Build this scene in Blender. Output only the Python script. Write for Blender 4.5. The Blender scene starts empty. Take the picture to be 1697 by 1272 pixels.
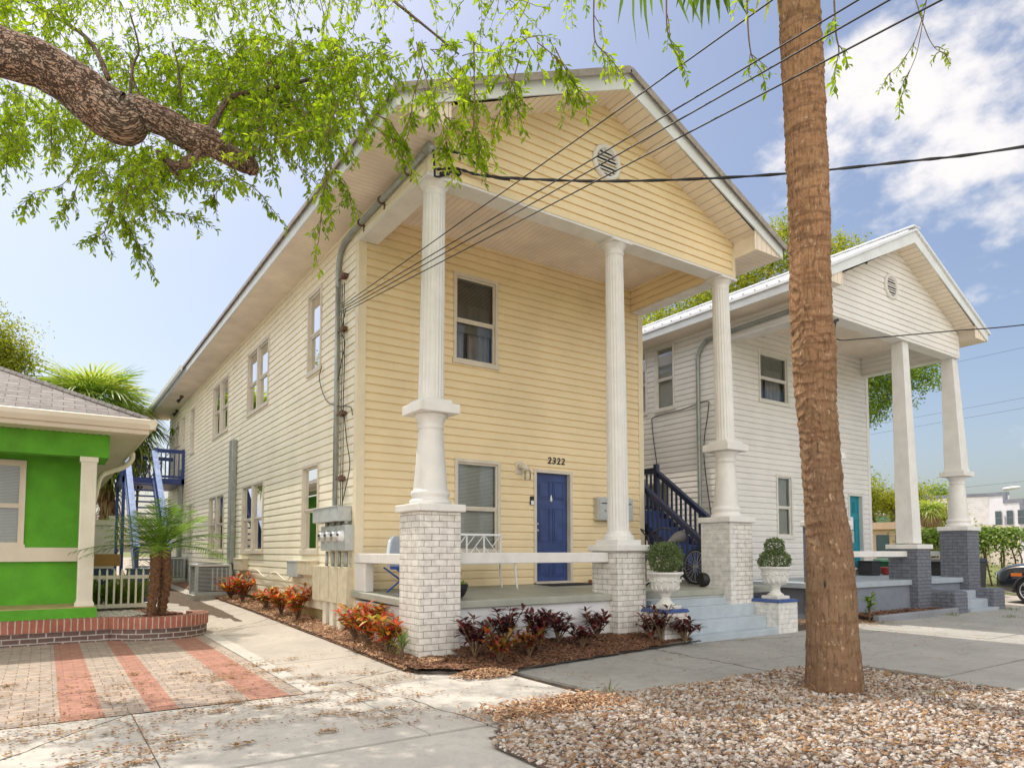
import bpy, bmesh, math, random
from mathutils import Vector, Matrix, noise
random.seed(7)
PI = math.pi
R = math.radians
sc = bpy.context.scene
col = sc.collection
V = Vector
def U(a, b): return random.uniform(a, b)

# ------------------------------------------------------------------ materials
def new_mat(name):
    m = bpy.data.materials.new(name); m.use_nodes = True
    nt = m.node_tree; b = nt.nodes['Principled BSDF']
    return m, nt, b
def nd(nt, t, **k):
    n = nt.nodes.new(t)
    for a, v in k.items(): setattr(n, a, v)
    return n
def rgb(c): return (c[0], c[1], c[2], 1)
def scaled(c, f): return tuple(min(1, x * f) for x in c)
def mixc(nt, fac, a, b, mode='MIX'):
    n = nd(nt, 'ShaderNodeMix', data_type='RGBA', blend_type=mode)
    if hasattr(fac, 'links'): nt.links.new(fac, n.inputs[0])
    else: n.inputs[0].default_value = fac
    for s, i in ((a, 6), (b, 7)):
        if hasattr(s, 'links'): nt.links.new(s, n.inputs[i])
        else: n.inputs[i].default_value = rgb(s)
    return n.outputs[2]
def noise_fac(nt, scale, detail=5, lo=.35, hi=.65, vec=None, rough=.6):
    n = nd(nt, 'ShaderNodeTexNoise'); n.inputs['Scale'].default_value = scale
    n.inputs['Detail'].default_value = detail; n.inputs['Roughness'].default_value = rough
    if vec is not None: nt.links.new(vec, n.inputs['Vector'])
    mr = nd(nt, 'ShaderNodeMapRange'); mr.inputs[1].default_value = lo; mr.inputs[2].default_value = hi
    nt.links.new(n.outputs['Fac'], mr.inputs[0])
    return mr.outputs[0]
def coord(nt, kind='Object', scale=(1, 1, 1)):
    tc = nd(nt, 'ShaderNodeTexCoord'); mp = nd(nt, 'ShaderNodeMapping'); mp.inputs['Scale'].default_value = scale
    nt.links.new(tc.outputs[kind], mp.inputs['Vector'])
    return mp.outputs['Vector']
def add_bump(nt, b, fac, strength=.3, dist=.01):
    bp = nd(nt, 'ShaderNodeBump'); bp.inputs['Strength'].default_value = strength; bp.inputs['Distance'].default_value = dist
    nt.links.new(fac, bp.inputs['Height'])
    prev = b.inputs['Normal'].links
    if prev: nt.links.new(prev[0].from_socket, bp.inputs['Normal'])
    nt.links.new(bp.outputs['Normal'], b.inputs['Normal'])
def mat(name, c, rough=.6, var=.15, scale=3, metal=0, bump=0, bscale=40, dirt=0, dirtc=(.2, .17, .13), dscale=(1, 1, 1), bdist=.01, spec=.5, kind='Object'):
    m, nt, b = new_mat(name)
    vec = coord(nt, kind)
    out = mixc(nt, noise_fac(nt, scale, vec=vec), scaled(c, 1 - var), scaled(c, 1 + var))
    if dirt:
        f = noise_fac(nt, 2.2, 8, .52, .8, vec=coord(nt, kind, dscale), rough=.7)
        mm = nd(nt, 'ShaderNodeMath', operation='MULTIPLY'); mm.inputs[1].default_value = dirt
        nt.links.new(f, mm.inputs[0])
        out = mixc(nt, mm.outputs[0], out, dirtc)
    nt.links.new(out, b.inputs['Base Color'])
    b.inputs['Roughness'].default_value = rough; b.inputs['Metallic'].default_value = metal
    b.inputs['Specular IOR Level'].default_value = spec
    if bump: add_bump(nt, b, noise_fac(nt, bscale, 6, .2, .8, vec=vec), bump, bdist)
    return m
def siding_mat(key, name, c, dirtc):
    """vinyl boards: each length its own slight tint, streaks and grime"""
    m = mat(name, c, .5, .05, 1.1, dirt=.22, dirtc=dirtc, dscale=(.7, .7, 2.5), bump=.05, bscale=6)
    nt = m.node_tree; b = nt.nodes['Principled BSDF']; src = b.inputs['Base Color'].links[0].from_socket
    at = nd(nt, 'ShaderNodeAttribute', attribute_name='rnd')
    v = mixc(nt, at.outputs['Fac'], (.985, .985, .98), (1.01, 1.01, 1.01)); o = mixc(nt, 1.0, src, v, 'MULTIPLY')
    st = noise_fac(nt, 1, 6, .55, .8, vec=coord(nt, 'Object', (9, 9, .35)), rough=.7); mm = nd(nt, 'ShaderNodeMath', operation='MULTIPLY'); mm.inputs[1].default_value = .15
    nt.links.new(st, mm.inputs[0]); nt.links.new(mixc(nt, mm.outputs[0], o, dirtc), b.inputs['Base Color']); return m
def brick_mat(name, c1, c2, mortar, bw=.22, bh=.08, ms=.006, rough=.7, bump=.6, dirt=.0, offset=.5, mvar=False):
    m, nt, b = new_mat(name)
    uv = nd(nt, 'ShaderNodeUVMap')
    # wobble the courses a little
    nz = nd(nt, 'ShaderNodeTexNoise'); nz.inputs['Scale'].default_value = 5; nz.inputs['Detail'].default_value = 2
    nt.links.new(uv.outputs[0], nz.inputs['Vector'])
    ad = nd(nt, 'ShaderNodeVectorMath', operation='MULTIPLY_ADD')
    sb = nd(nt, 'ShaderNodeVectorMath', operation='SUBTRACT'); sb.inputs[1].default_value = (.5, .5, .5)
    nt.links.new(nz.outputs['Color'], sb.inputs[0])
    nt.links.new(sb.outputs[0], ad.inputs[0]); ad.inputs[1].default_value = (.018, .018, 0); nt.links.new(uv.outputs[0], ad.inputs[2])
    br = nd(nt, 'ShaderNodeTexBrick'); br.offset = offset
    br.inputs['Scale'].default_value = 1; br.inputs['Brick Width'].default_value = bw; br.inputs['Row Height'].default_value = bh
    br.inputs['Mortar Size'].default_value = ms; br.inputs['Mortar Smooth'].default_value = .25; br.inputs['Bias'].default_value = 0
    br.inputs['Color1'].default_value = rgb(c1); br.inputs['Color2'].default_value = rgb(c2); br.inputs['Mortar'].default_value = rgb(mortar)
    nt.links.new(ad.outputs[0], br.inputs['Vector'])
    out = br.outputs['Color']
    v = mixc(nt, noise_fac(nt, 9, 6, vec=uv.outputs[0]), (.82, .82, .82), (1.12, 1.12, 1.12))
    out = mixc(nt, 1.0, out, v, 'MULTIPLY')
    if dirt: 
        f = noise_fac(nt, 3, 8, .55, .8, vec=uv.outputs[0]); mm = nd(nt, 'ShaderNodeMath', operation='MULTIPLY'); mm.inputs[1].default_value = dirt
        nt.links.new(f, mm.inputs[0]); out = mixc(nt, mm.outputs[0], out, (.25, .2, .14))
    nt.links.new(out, b.inputs['Base Color']); b.inputs['Roughness'].default_value = rough
    inv = nd(nt, 'ShaderNodeMath', operation='SUBTRACT'); inv.inputs[0].default_value = 1; nt.links.new(br.outputs['Fac'], inv.inputs[1])
    add_bump(nt, b, noise_fac(nt, 60, 5, .2, .8, vec=uv.outputs[0]), .25, .004)
    add_bump(nt, b, inv.outputs[0], bump, .012)
    return m
def groove_mat(name, c, axis, pitch=.1, width=.12, rough=.6, dark=.55, depth=.6):
    """panel lines every `pitch` metres along one object axis"""
    m, nt, b = new_mat(name)
    vec = coord(nt)
    sp = nd(nt, 'ShaderNodeSeparateXYZ'); nt.links.new(vec, sp.inputs[0])
    d = nd(nt, 'ShaderNodeMath', operation='DIVIDE'); d.inputs[1].default_value = pitch; nt.links.new(sp.outputs[axis], d.inputs[0])
    f = nd(nt, 'ShaderNodeMath', operation='FRACT'); nt.links.new(d.outputs[0], f.inputs[0])
    l = nd(nt, 'ShaderNodeMath', operation='LESS_THAN'); l.inputs[1].default_value = width; nt.links.new(f.outputs[0], l.inputs[0])
    base = mixc(nt, noise_fac(nt, 1.5, vec=vec), scaled(c, .88), scaled(c, 1.08))
    out = mixc(nt, l.outputs[0], base, scaled(c, dark))
    nt.links.new(out, b.inputs['Base Color']); b.inputs['Roughness'].default_value = rough
    inv = nd(nt, 'ShaderNodeMath', operation='SUBTRACT'); inv.inputs[0].default_value = 1; nt.links.new(l.outputs[0], inv.inputs[1])
    add_bump(nt, b, inv.outputs[0], depth, .006)
    return m
def leaf_mat(name, cols, trans=.45, rough=.45, spec=.35, tmul=(1.5, 1.6, .6)):
    """foliage: colour picked per leaf from the face attribute rnd, light passes through"""
    m, nt, b = new_mat(name)
    at = nd(nt, 'ShaderNodeAttribute', attribute_name='rnd')
    cr = nd(nt, 'ShaderNodeValToRGB'); cr.color_ramp.interpolation = 'LINEAR'
    el = cr.color_ramp.elements
    while len(el) < len(cols): el.new(.5)
    for i, c in enumerate(cols):
        el[i].position = i / (len(cols) - 1); el[i].color = rgb(c)
    nt.links.new(at.outputs['Fac'], cr.inputs[0])
    nt.links.new(cr.outputs[0], b.inputs['Base Color']); b.inputs['Roughness'].default_value = rough
    b.inputs['Specular IOR Level'].default_value = spec
    tr = nd(nt, 'ShaderNodeBsdfTranslucent')
    tc = mixc(nt, 1.0, cr.outputs[0], tmul, 'MULTIPLY'); nt.links.new(tc, tr.inputs['Color'])
    mx = nd(nt, 'ShaderNodeMixShader'); mx.inputs[0].default_value = trans
    nt.links.new(b.outputs[0], mx.inputs[1]); nt.links.new(tr.outputs[0], mx.inputs[2])
    nt.links.new(mx.outputs[0], nt.nodes['Material Output'].inputs['Surface'])
    return m
def ramp_mat(name, cols, rough=.8, bump=0, spec=.3, const=False):
    m, nt, b = new_mat(name)
    at = nd(nt, 'ShaderNodeAttribute', attribute_name='rnd')
    cr = nd(nt, 'ShaderNodeValToRGB'); el = cr.color_ramp.elements
    if const: cr.color_ramp.interpolation = 'CONSTANT'
    while len(el) < len(cols): el.new(.5)
    for i, c in enumerate(cols):
        el[i].position = i / (len(cols) - (0 if const else 1)); el[i].color = rgb(c)
    nt.links.new(at.outputs['Fac'], cr.inputs[0])
    v = mixc(nt, noise_fac(nt, 30, 4, vec=coord(nt)), (.8, .8, .8), (1.15, 1.15, 1.15))
    nt.links.new(mixc(nt, 1.0, cr.outputs[0], v, 'MULTIPLY'), b.inputs['Base Color'])
    b.inputs['Roughness'].default_value = rough; b.inputs['Specular IOR Level'].default_value = spec
    if bump: add_bump(nt, b, noise_fac(nt, 80, 4, .2, .8, vec=coord(nt)), bump, .005)
    return m
def glass_mat(name, tint=(1, 1, 1), refl=1.0):
    m, nt, b = new_mat(name); nt.nodes.remove(b)
    t = nd(nt, 'ShaderNodeBsdfTransparent'); t.inputs[0].default_value = rgb(tint)
    g = nd(nt, 'ShaderNodeBsdfGlossy'); g.inputs['Roughness'].default_value = .015
    nz = nd(nt, 'ShaderNodeTexNoise'); nz.inputs['Scale'].default_value = 1.3; nt.links.new(coord(nt), nz.inputs['Vector'])
    bp = nd(nt, 'ShaderNodeBump'); bp.inputs['Strength'].default_value = .06; nt.links.new(nz.outputs['Fac'], bp.inputs['Height'])
    nt.links.new(bp.outputs[0], g.inputs['Normal'])
    fr = nd(nt, 'ShaderNodeFresnel'); fr.inputs[0].default_value = 1.36
    ml = nd(nt, 'ShaderNodeMath', operation='MULTIPLY_ADD'); ml.inputs[1].default_value = refl; ml.inputs[2].default_value = .05
    ml.use_clamp = True
    nt.links.new(fr.outputs[0], ml.inputs[0])
    mx = nd(nt, 'ShaderNodeMixShader'); nt.links.new(ml.outputs[0], mx.inputs[0])
    nt.links.new(t.outputs[0], mx.inputs[1]); nt.links.new(g.outputs[0], mx.inputs[2])
    nt.links.new(mx.outputs[0], nt.nodes['Material Output'].inputs['Surface'])
    return m

M = {}
M['yellow'] = siding_mat('y', 'yellow_vinyl', (.845, .69, .43), (.66, .48, .27))
M['cream'] = siding_mat('c', 'pale_cream_vinyl', (.89, .83, .66), (.58, .50, .36))  # side and rear walls: paler and less yellow than the front
M['white_vinyl'] = siding_mat('w', 'white_vinyl', (.80, .78, .74), (.58, .53, .45))
M['white'] = mat('white_paint', (.74, .725, .69), .5, .05, 3, bump=.12, bscale=25, dirt=.45, dirtc=(.50, .45, .36), dscale=(1.5, 1.5, .6))
M['fascia'] = mat('white_fascia', (.74, .77, .77), .5, .06, 2, dirt=.3, dirtc=(.5, .48, .42))
M['trim'] = mat('cream_trim', (.80, .70, .50), .5, .05, 2, dirt=.15, dirtc=(.5, .4, .25))
M['frame'] = mat('beige_window_frame', (.66, .60, .50), .5, .06, 4)
M['frame_w'] = mat('white_window_frame', (.72, .70, .64), .5, .06, 4)
M['soffit_y'] = groove_mat('soffit_panels_crosswise', (.86, .75, .63), 1, .10, .1, dark=.75)
M['soffit_x'] = groove_mat('soffit_panels_lengthwise', (.86, .75, .63), 0, .10, .1, dark=.75)
M['soffit_r'] = groove_mat('soffit_panels_rake', (.86, .75, .61), 0, .14, .1, dark=.6)
M['shingle'] = brick_mat('grey_shingles', (.22, .20, .19), (.30, .28, .26), (.12, .11, .11), .30, .14, .008, .9, .5)
M['roofmetal'] = mat('white_metal_roof', (.78, .80, .82), .35, .04, 2, spec=.6)
M['edge'] = mat('brown_roof_edge', (.34, .30, .26), .7, .2, 6)
M['brick_w'] = brick_mat('white_painted_brick', (.76, .73, .68), (.70, .67, .62), (.27, .23, .19), .22, .082, .0045, .6, .55, .3)
M['brick_p'] = brick_mat('thickly_painted_brick', (.74, .73, .69), (.72, .70, .66), (.60, .58, .54), .22, .082, .005, .6, .7, .35)
M['brick_g'] = brick_mat('grey_painted_brick', (.15, .16, .19), (.17, .18, .21), (.07, .075, .09), .22, .082, .006, .55, .8)
M['brick_d'] = brick_mat('dark_brown_brick', (.13, .085, .075), (.17, .10, .085), (.46, .42, .37), .21, .075, .010, .8, .7)
M['soldier'] = brick_mat('red_soldier_brick', (.34, .105, .07), (.42, .15, .10), (.52, .43, .35), .085, 5, .010, .8, .6, offset=0)
M['paver_g'] = brick_mat('tan_grey_pavers', (.46, .37, .29), (.34, .285, .24), (.17, .12, .09), .22, .11, .005, .85, .5, .3)
M['paver_r'] = brick_mat('red_pavers', (.43, .21, .15), (.36, .175, .125), (.20, .12, .08), .22, .11, .005, .85, .5, .2)
M['blue'] = mat('blue_door_paint', (.035, .065, .20), .38, .18, 4, bump=.15, bscale=50, dirt=.25, dirtc=(.09, .12, .24))
M['bluecap'] = mat('blue_painted_cap', (.04, .08, .24), .45, .15, 6, bump=.2, bscale=20, dirt=.3, dirtc=(.2, .22, .3))
M['navy'] = mat('navy_stair_paint', (.022, .03, .075), .45, .15, 6)
M['navy2'] = mat('blue_balcony_paint', (.03, .06, .21), .45, .15, 5)
M['sunblue'] = mat('sunlit_blue_paint', (.16, .25, .48), .5, .25, 8, dirt=.4, dirtc=(.6, .65, .75))  # balcony blue made paler: sunlight on the stair rails put into the colour
M['teal'] = mat('teal_door_paint', (.0, .25, .33), .4, .06, 4)
M['floor'] = mat('grey_green_porch_floor', (.36, .37, .31), .55, .1, 2.5, bump=.1, bscale=30, dirt=.35, dirtc=(.25, .22, .17))
M['step'] = mat('blue_grey_step_paint', (.43, .49, .53), .5, .08, 3, bump=.12, bscale=30, dirt=.3, dirtc=(.3, .28, .24))
M['stepg'] = mat('grey_step_paint', (.36, .41, .45), .5, .08, 3, bump=.12, bscale=30, dirt=.3, dirtc=(.3, .28, .24))
M['slategrey'] = mat('slate_grey_paint', (.20, .22, .26), .55, .1, 3, bump=.12, bscale=30, dirt=.2)
M['found'] = mat('white_foundation_paint', (.72, .73, .74), .6, .06, 2, bump=.15, bscale=12, dirt=.3, dirtc=(.45, .4, .33))
M['green'] = mat('green_stucco', (.13, .47, .035), .85, .16, 2.2, bump=.9, bscale=110, bdist=.012, dirt=.3, dirtc=(.12, .2, .05), dscale=(1, 1, .5))
M['tan'] = mat('tan_floor', (.46, .36, .17), .7, .15, 5)
M['beige'] = mat('beige_trim', (.74, .66, .54), .5, .05, 2, dirt=.2, dirtc=(.5, .42, .3))
M['ivory'] = mat('ivory_paint', (.80, .76, .64), .5, .05, 3)
M['galv'] = mat('galvanised_metal', (.34, .36, .34), .45, .12, 6, metal=.55, dirt=.3, dirtc=(.25, .22, .17))
M['greybox'] = mat('grey_enamel_box', (.47, .50, .50), .45, .1, 5, dirt=.3, dirtc=(.3, .26, .2))
M['tanbox'] = mat('weathered_cream_box', (.62, .55, .40), .5, .12, 6, dirt=.35, dirtc=(.4, .36, .26))
M['steel'] = mat('brushed_aluminium', (.56, .57, .56), .35, .06, 5, metal=.6)
M['rust'] = mat('rusty_iron', (.13, .075, .05), .8, .3, 20)
M['dark'] = mat('dark_interior', (.02, .02, .02), .8, .2, 2)
M['black'] = mat('black_rubber', (.012, .012, .013), .5, .2, 10)
M['cable'] = mat('black_cable', (.015, .015, .018), .5, .1, 10)
M['blind'] = mat('window_blind', (.66, .65, .60), .6, .05, 2)
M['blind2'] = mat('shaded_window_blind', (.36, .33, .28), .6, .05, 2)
M['curtain'] = mat('grey_curtain', (.34, .32, .31), .8, .15, 3)
M['glass'] = glass_mat('window_glass', (.86, .9, .9), 1.0)
M['meterglass'] = glass_mat('meter_glass', (.9, .92, .92), 1.4)
M['plastic'] = mat('white_plastic', (.78, .80, .82), .35, .03, 3)
M['blueplastic'] = mat('bright_blue_steel', (.02, .10, .42), .4, .05, 3)
M['urn'] = mat('weathered_white_urn', (.72, .71, .66), .7, .1, 8, bump=.4, bscale=40, dirt=.5, dirtc=(.42, .40, .33))
M['soil'] = mat('dark_soil', (.07, .045, .03), .95, .3, 12, bump=.8, bscale=40, bdist=.03)
M['mulchbase'] = mat('mulch_ground', (.24, .13, .075), .95, .35, 14, bump=.8, bscale=50, bdist=.03)
M['chips'] = ramp_mat('mulch_chips', [(.20, .10, .055), (.36, .18, .095), (.54, .32, .18), (.68, .48, .29), (.28, .14, .075)], .85)
M['chips_d'] = ramp_mat('brown_mulch_chips', [(.06, .028, .018), (.16, .07, .04), (.26, .12, .07), (.34, .19, .10), (.10, .05, .03)], .85)
M['litter'] = ramp_mat('dry_oak_leaves', [(.16, .085, .04), (.30, .16, .07), (.42, .25, .11), (.22, .11, .05)], .7)
M['pebble'] = ramp_mat('white_brown_gravel', [(.54, .49, .42), (.31, .19, .12), (.64, .60, .54), (.44, .36, .28), (.58, .54, .48), (.24, .14, .09), (.56, .53, .48), (.36, .27, .20)], .7, .2)
M['marble'] = ramp_mat('white_marble_chips', [(.74, .72, .66), (.55, .52, .46), (.80, .78, .74), (.46, .40, .33)], .6, .2)
M['gravelbase'] = mat('gravel_bed_ground', (.16, .11, .08), .95, .3, 20, bump=.8, bscale=60, bdist=.02)
M['redmulch'] = ramp_mat('red_mulch_chips', [(.08, .018, .014), (.18, .045, .03), (.26, .08, .05)], .9)
M['bark'] = None
M['oakleaf'] = leaf_mat('oak_leaves', [(.10, .16, .016), (.19, .28, .022), (.30, .40, .03), (.44, .50, .05)], .62)
M['yellowleaf'] = leaf_mat('yellow_green_leaves', [(.10, .14, .02), (.22, .26, .03), (.36, .36, .045), (.46, .40, .06)], .5)
M['greenleaf'] = leaf_mat('green_leaves', [(.07, .12, .02), (.13, .21, .03), (.22, .31, .045), (.34, .40, .07)], .5)
M['topiary'] = leaf_mat('topiary_leaves', [(.07, .11, .045), (.12, .17, .075), (.18, .24, .11), (.28, .33, .18)], .35)
M['palmleaf'] = leaf_mat('fan_palm_leaves', [(.08, .14, .03), (.16, .25, .05), (.27, .35, .08), (.46, .47, .20)], .5, .35, .5)
M['dateleaf'] = leaf_mat('date_palm_leaves', [(.06, .12, .015), (.11, .21, .025), (.19, .32, .04), (.30, .44, .07)], .5, .35, .5)
M['deadleaf'] = ramp_mat('dead_palm_leaves', [(.20, .12, .06), (.34, .22, .11), (.42, .30, .16), (.26, .15, .07)], .8)
M['croton'] = leaf_mat('croton_leaves', [(.10, .15, .02), (.56, .42, .04), (.62, .20, .025), (.62, .05, .03), (.34, .015, .025), (.60, .16, .03), (.58, .40, .06), (.14, .13, .03), (.60, .07, .04)], .35, .4, tmul=(1.3, 1.1, .8))
M['croton_d'] = leaf_mat('maroon_croton_leaves', [(.035, .02, .022), (.075, .02, .028), (.12, .02, .03), (.10, .045, .03), (.30, .03, .045)], .25, .4, tmul=(1.4, 1, 1))
M['croton_r'] = leaf_mat('yellow_red_croton_leaves', [(.12, .10, .02), (.35, .20, .04), (.40, .05, .03), (.14, .02, .03), (.30, .16, .04)], .35, .4)
M['bladeleaf'] = leaf_mat('strap_leaves', [(.05, .10, .015), (.12, .20, .03), (.22, .28, .05)], .4)
M['hedge'] = leaf_mat('hedge_leaves', [(.08, .15, .02), (.15, .25, .03), (.24, .35, .06), (.44, .50, .24)], .4, .3, .6)
M['grass'] = leaf_mat('grass_blades', [(.08, .12, .02), (.14, .17, .04), (.26, .24, .09)], .3)
M['lawn'] = mat('dry_lawn', (.17, .19, .06), .95, .35, 4, bump=.6, bscale=60, bdist=.03)
M['earth'] = mat('bare_ground', (.40, .34, .26), .95, .25, 2.0, bump=.5, bscale=40, bdist=.02, dirt=.5, dirtc=(.16, .12, .08))
M['stem'] = mat('brown_stem', (.17, .11, .06), .8, .25, 20)
M['cardboard'] = mat('cardboard', (.46, .25, .10), .8, .06, 4)
M['bluebag'] = mat('blue_plastic_bag', (.03, .06, .20), .4, .1, 6)
M['peach'] = mat('peach_stucco', (.60, .42, .30), .8, .06, 3)
M['modern'] = groove_mat('white_lap_boards', (.78, .77, .76), 2, .22, .08, dark=.7)
M['modern_g'] = mat('pale_grey_stucco', (.66, .67, .70), .7, .05, 1)
M['winglass'] = mat('dark_reflective_glass', (.06, .10, .11), .08, .1, 1, spec=.9)
M['greenglass'] = mat('green_reflective_glass', (.10, .26, .20), .1, .2, 1, spec=.9)
M['carpaint'] = mat('black_car_paint', (.012, .013, .016), .12, .05, 1, spec=.8)
M['carpaint'].node_tree.nodes['Principled BSDF'].inputs['Coat Weight'].default_value = .8
M['tyre'] = mat('tyre_rubber', (.018, .018, .018), .75, .15, 12, bump=.3, bscale=60)
M['alloy'] = mat('alloy_wheel', (.50, .51, .53), .3, .05, 4, metal=.8)
M['lamp'] = mat('headlight_lens', (.62, .68, .72), .1, .05, 3, spec=.8)
M['amber'] = mat('amber_reflector', (.60, .16, .03), .2, .05, 3)
M['darkgreen'] = mat('dark_green_bin', (.015, .10, .05), .5, .1, 4)
M['blackbin'] = mat('black_bin', (.02, .021, .025), .5, .1, 4)
M['redpot'] = mat('red_pot', (.42, .05, .05), .4, .08, 4)
M['saddle'] = mat('grey_saddle', (.16, .15, .15), .6, .1, 6)
M['mattes'] = mat('dark_mat', (.03, .03, .035), .95, .2, 20)
M['brickred'] = mat('terracotta_block', (.34, .13, .07), .8, .15, 8)
M['steel_dark'] = mat('dark_bicycle_metal', (.04, .035, .032), .45, .2, 15, metal=.4)
M['bluewhite'] = mat('blue_chair_fabric', (.62, .68, .76), .5, .05, 3)

def concrete_mat(name, c, stain=.5):
    m, nt, b = new_mat(name)
    vec = coord(nt)
    o = mixc(nt, noise_fac(nt, .9, 8, .3, .7, vec=vec, rough=.7), scaled(c, .80), scaled(c, 1.12))
    o = mixc(nt, noise_fac(nt, 7, 8, .5, .75, vec=vec, rough=.75), o, scaled(c, .72))
    f = noise_fac(nt, 2.6, 10, .56, .72, vec=vec, rough=.8); mm = nd(nt, 'ShaderNodeMath', operation='MULTIPLY'); mm.inputs[1].default_value = stain
    nt.links.new(f, mm.inputs[0]); o = mixc(nt, mm.outputs[0], o, (c[0] * .5, c[1] * .45, c[2] * .38))
    # specks
    vz = nd(nt, 'ShaderNodeTexVoronoi'); vz.inputs['Scale'].default_value = 120; nt.links.new(vec, vz.inputs['Vector'])
    mr = nd(nt, 'ShaderNodeMapRange'); mr.inputs[1].default_value = .12; mr.inputs[2].default_value = .3; nt.links.new(vz.outputs['Distance'], mr.inputs[0])
    o = mixc(nt, mr.outputs[0], scaled(c, .62), o)
    # long wandering cracks
    wn = nd(nt, 'ShaderNodeTexNoise'); wn.inputs['Scale'].default_value = 1.7; wn.inputs['Detail'].default_value = 7; nt.links.new(vec, wn.inputs['Vector'])
    mv = nd(nt, 'ShaderNodeMix', data_type='VECTOR'); mv.inputs[0].default_value = .22; nt.links.new(vec, mv.inputs[4]); nt.links.new(wn.outputs['Color'], mv.inputs[5])
    vc = nd(nt, 'ShaderNodeTexVoronoi'); vc.feature = 'DISTANCE_TO_EDGE'; vc.inputs['Scale'].default_value = .23; nt.links.new(mv.outputs[1], vc.inputs['Vector'])
    mc = nd(nt, 'ShaderNodeMapRange'); mc.inputs[1].default_value = .0008; mc.inputs[2].default_value = .0026; nt.links.new(vc.outputs['Distance'], mc.inputs[0])
    o = mixc(nt, mc.outputs[0], (.11, .085, .06), o)
    nt.links.new(o, b.inputs['Base Color']); b.inputs['Roughness'].default_value = .9
    b.inputs['Specular IOR Level'].default_value = .2
    add_bump(nt, b, noise_fac(nt, 70, 6, .2, .8, vec=vec), .35, .006)
    return m
M['concrete'] = concrete_mat('concrete', (.47, .43, .37))
M['concrete_b'] = concrete_mat('grey_concrete', (.40, .39, .35), .6)
M['concrete_c'] = concrete_mat('pale_concrete', (.56, .53, .47), .35)
M['joint'] = mat('dirty_joint', (.10, .07, .045), .95, .3, 15)
M['curbgrey'] = concrete_mat('painted_grey_curb', (.27, .28, .30), .4)

def bark_mat(name, c1, c2, sx=7, sz=2.2, bump=1.0):
    """irregular branching furrows: dark where a warped noise crosses its middle value"""
    m, nt, b = new_mat(name)
    uv = nd(nt, 'ShaderNodeUVMap')
    def furrow(fx, fz, w, dist):
        mp = nd(nt, 'ShaderNodeMapping'); mp.inputs['Scale'].default_value = (sx * fx, sz * fz, 1); nt.links.new(uv.outputs[0], mp.inputs[0])
        n = nd(nt, 'ShaderNodeTexNoise'); n.inputs['Scale'].default_value = 1; n.inputs['Detail'].default_value = 5; n.inputs['Roughness'].default_value = .55; n.inputs['Distortion'].default_value = dist
        nt.links.new(mp.outputs[0], n.inputs[0])
        a = nd(nt, 'ShaderNodeMath', operation='SUBTRACT'); a.inputs[1].default_value = .5; nt.links.new(n.outputs['Fac'], a.inputs[0])
        k = nd(nt, 'ShaderNodeMath', operation='ABSOLUTE'); nt.links.new(a.outputs[0], k.inputs[0])
        r = nd(nt, 'ShaderNodeMapRange'); r.inputs[2].default_value = w; nt.links.new(k.outputs[0], r.inputs[0]); return r.outputs[0]
    f1, f2 = furrow(1, 1, .040, .8), furrow(2.1, 2.3, .042, .5)
    mn = nd(nt, 'ShaderNodeMath', operation='MULTIPLY'); nt.links.new(f1, mn.inputs[0]); nt.links.new(f2, mn.inputs[1])
    o = mixc(nt, noise_fac(nt, 4, 8, vec=uv.outputs[0]), c1, c2)
    o = mixc(nt, noise_fac(nt, 1, 6, .52, .7, vec=coord(nt, 'Object', (3, 3, 3))), o, (.36, .33, .27))
    o = mixc(nt, mn.outputs[0], scaled(c1, .30), o)
    nt.links.new(o, b.inputs['Base Color']); b.inputs['Roughness'].default_value = .92; b.inputs['Specular IOR Level'].default_value = .2
    add_bump(nt, b, noise_fac(nt, 60, 6, .2, .8, vec=uv.outputs[0]), .5, .01)
    add_bump(nt, b, mn.outputs[0], bump, .035)
    return m
M['bark'] = bark_mat('oak_bark', (.38, .235, .165), (.48, .34, .25), 22, 9)
M['bark2'] = bark_mat('grey_bark', (.22, .18, .14), (.30, .25, .20), 8, 2)
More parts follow.
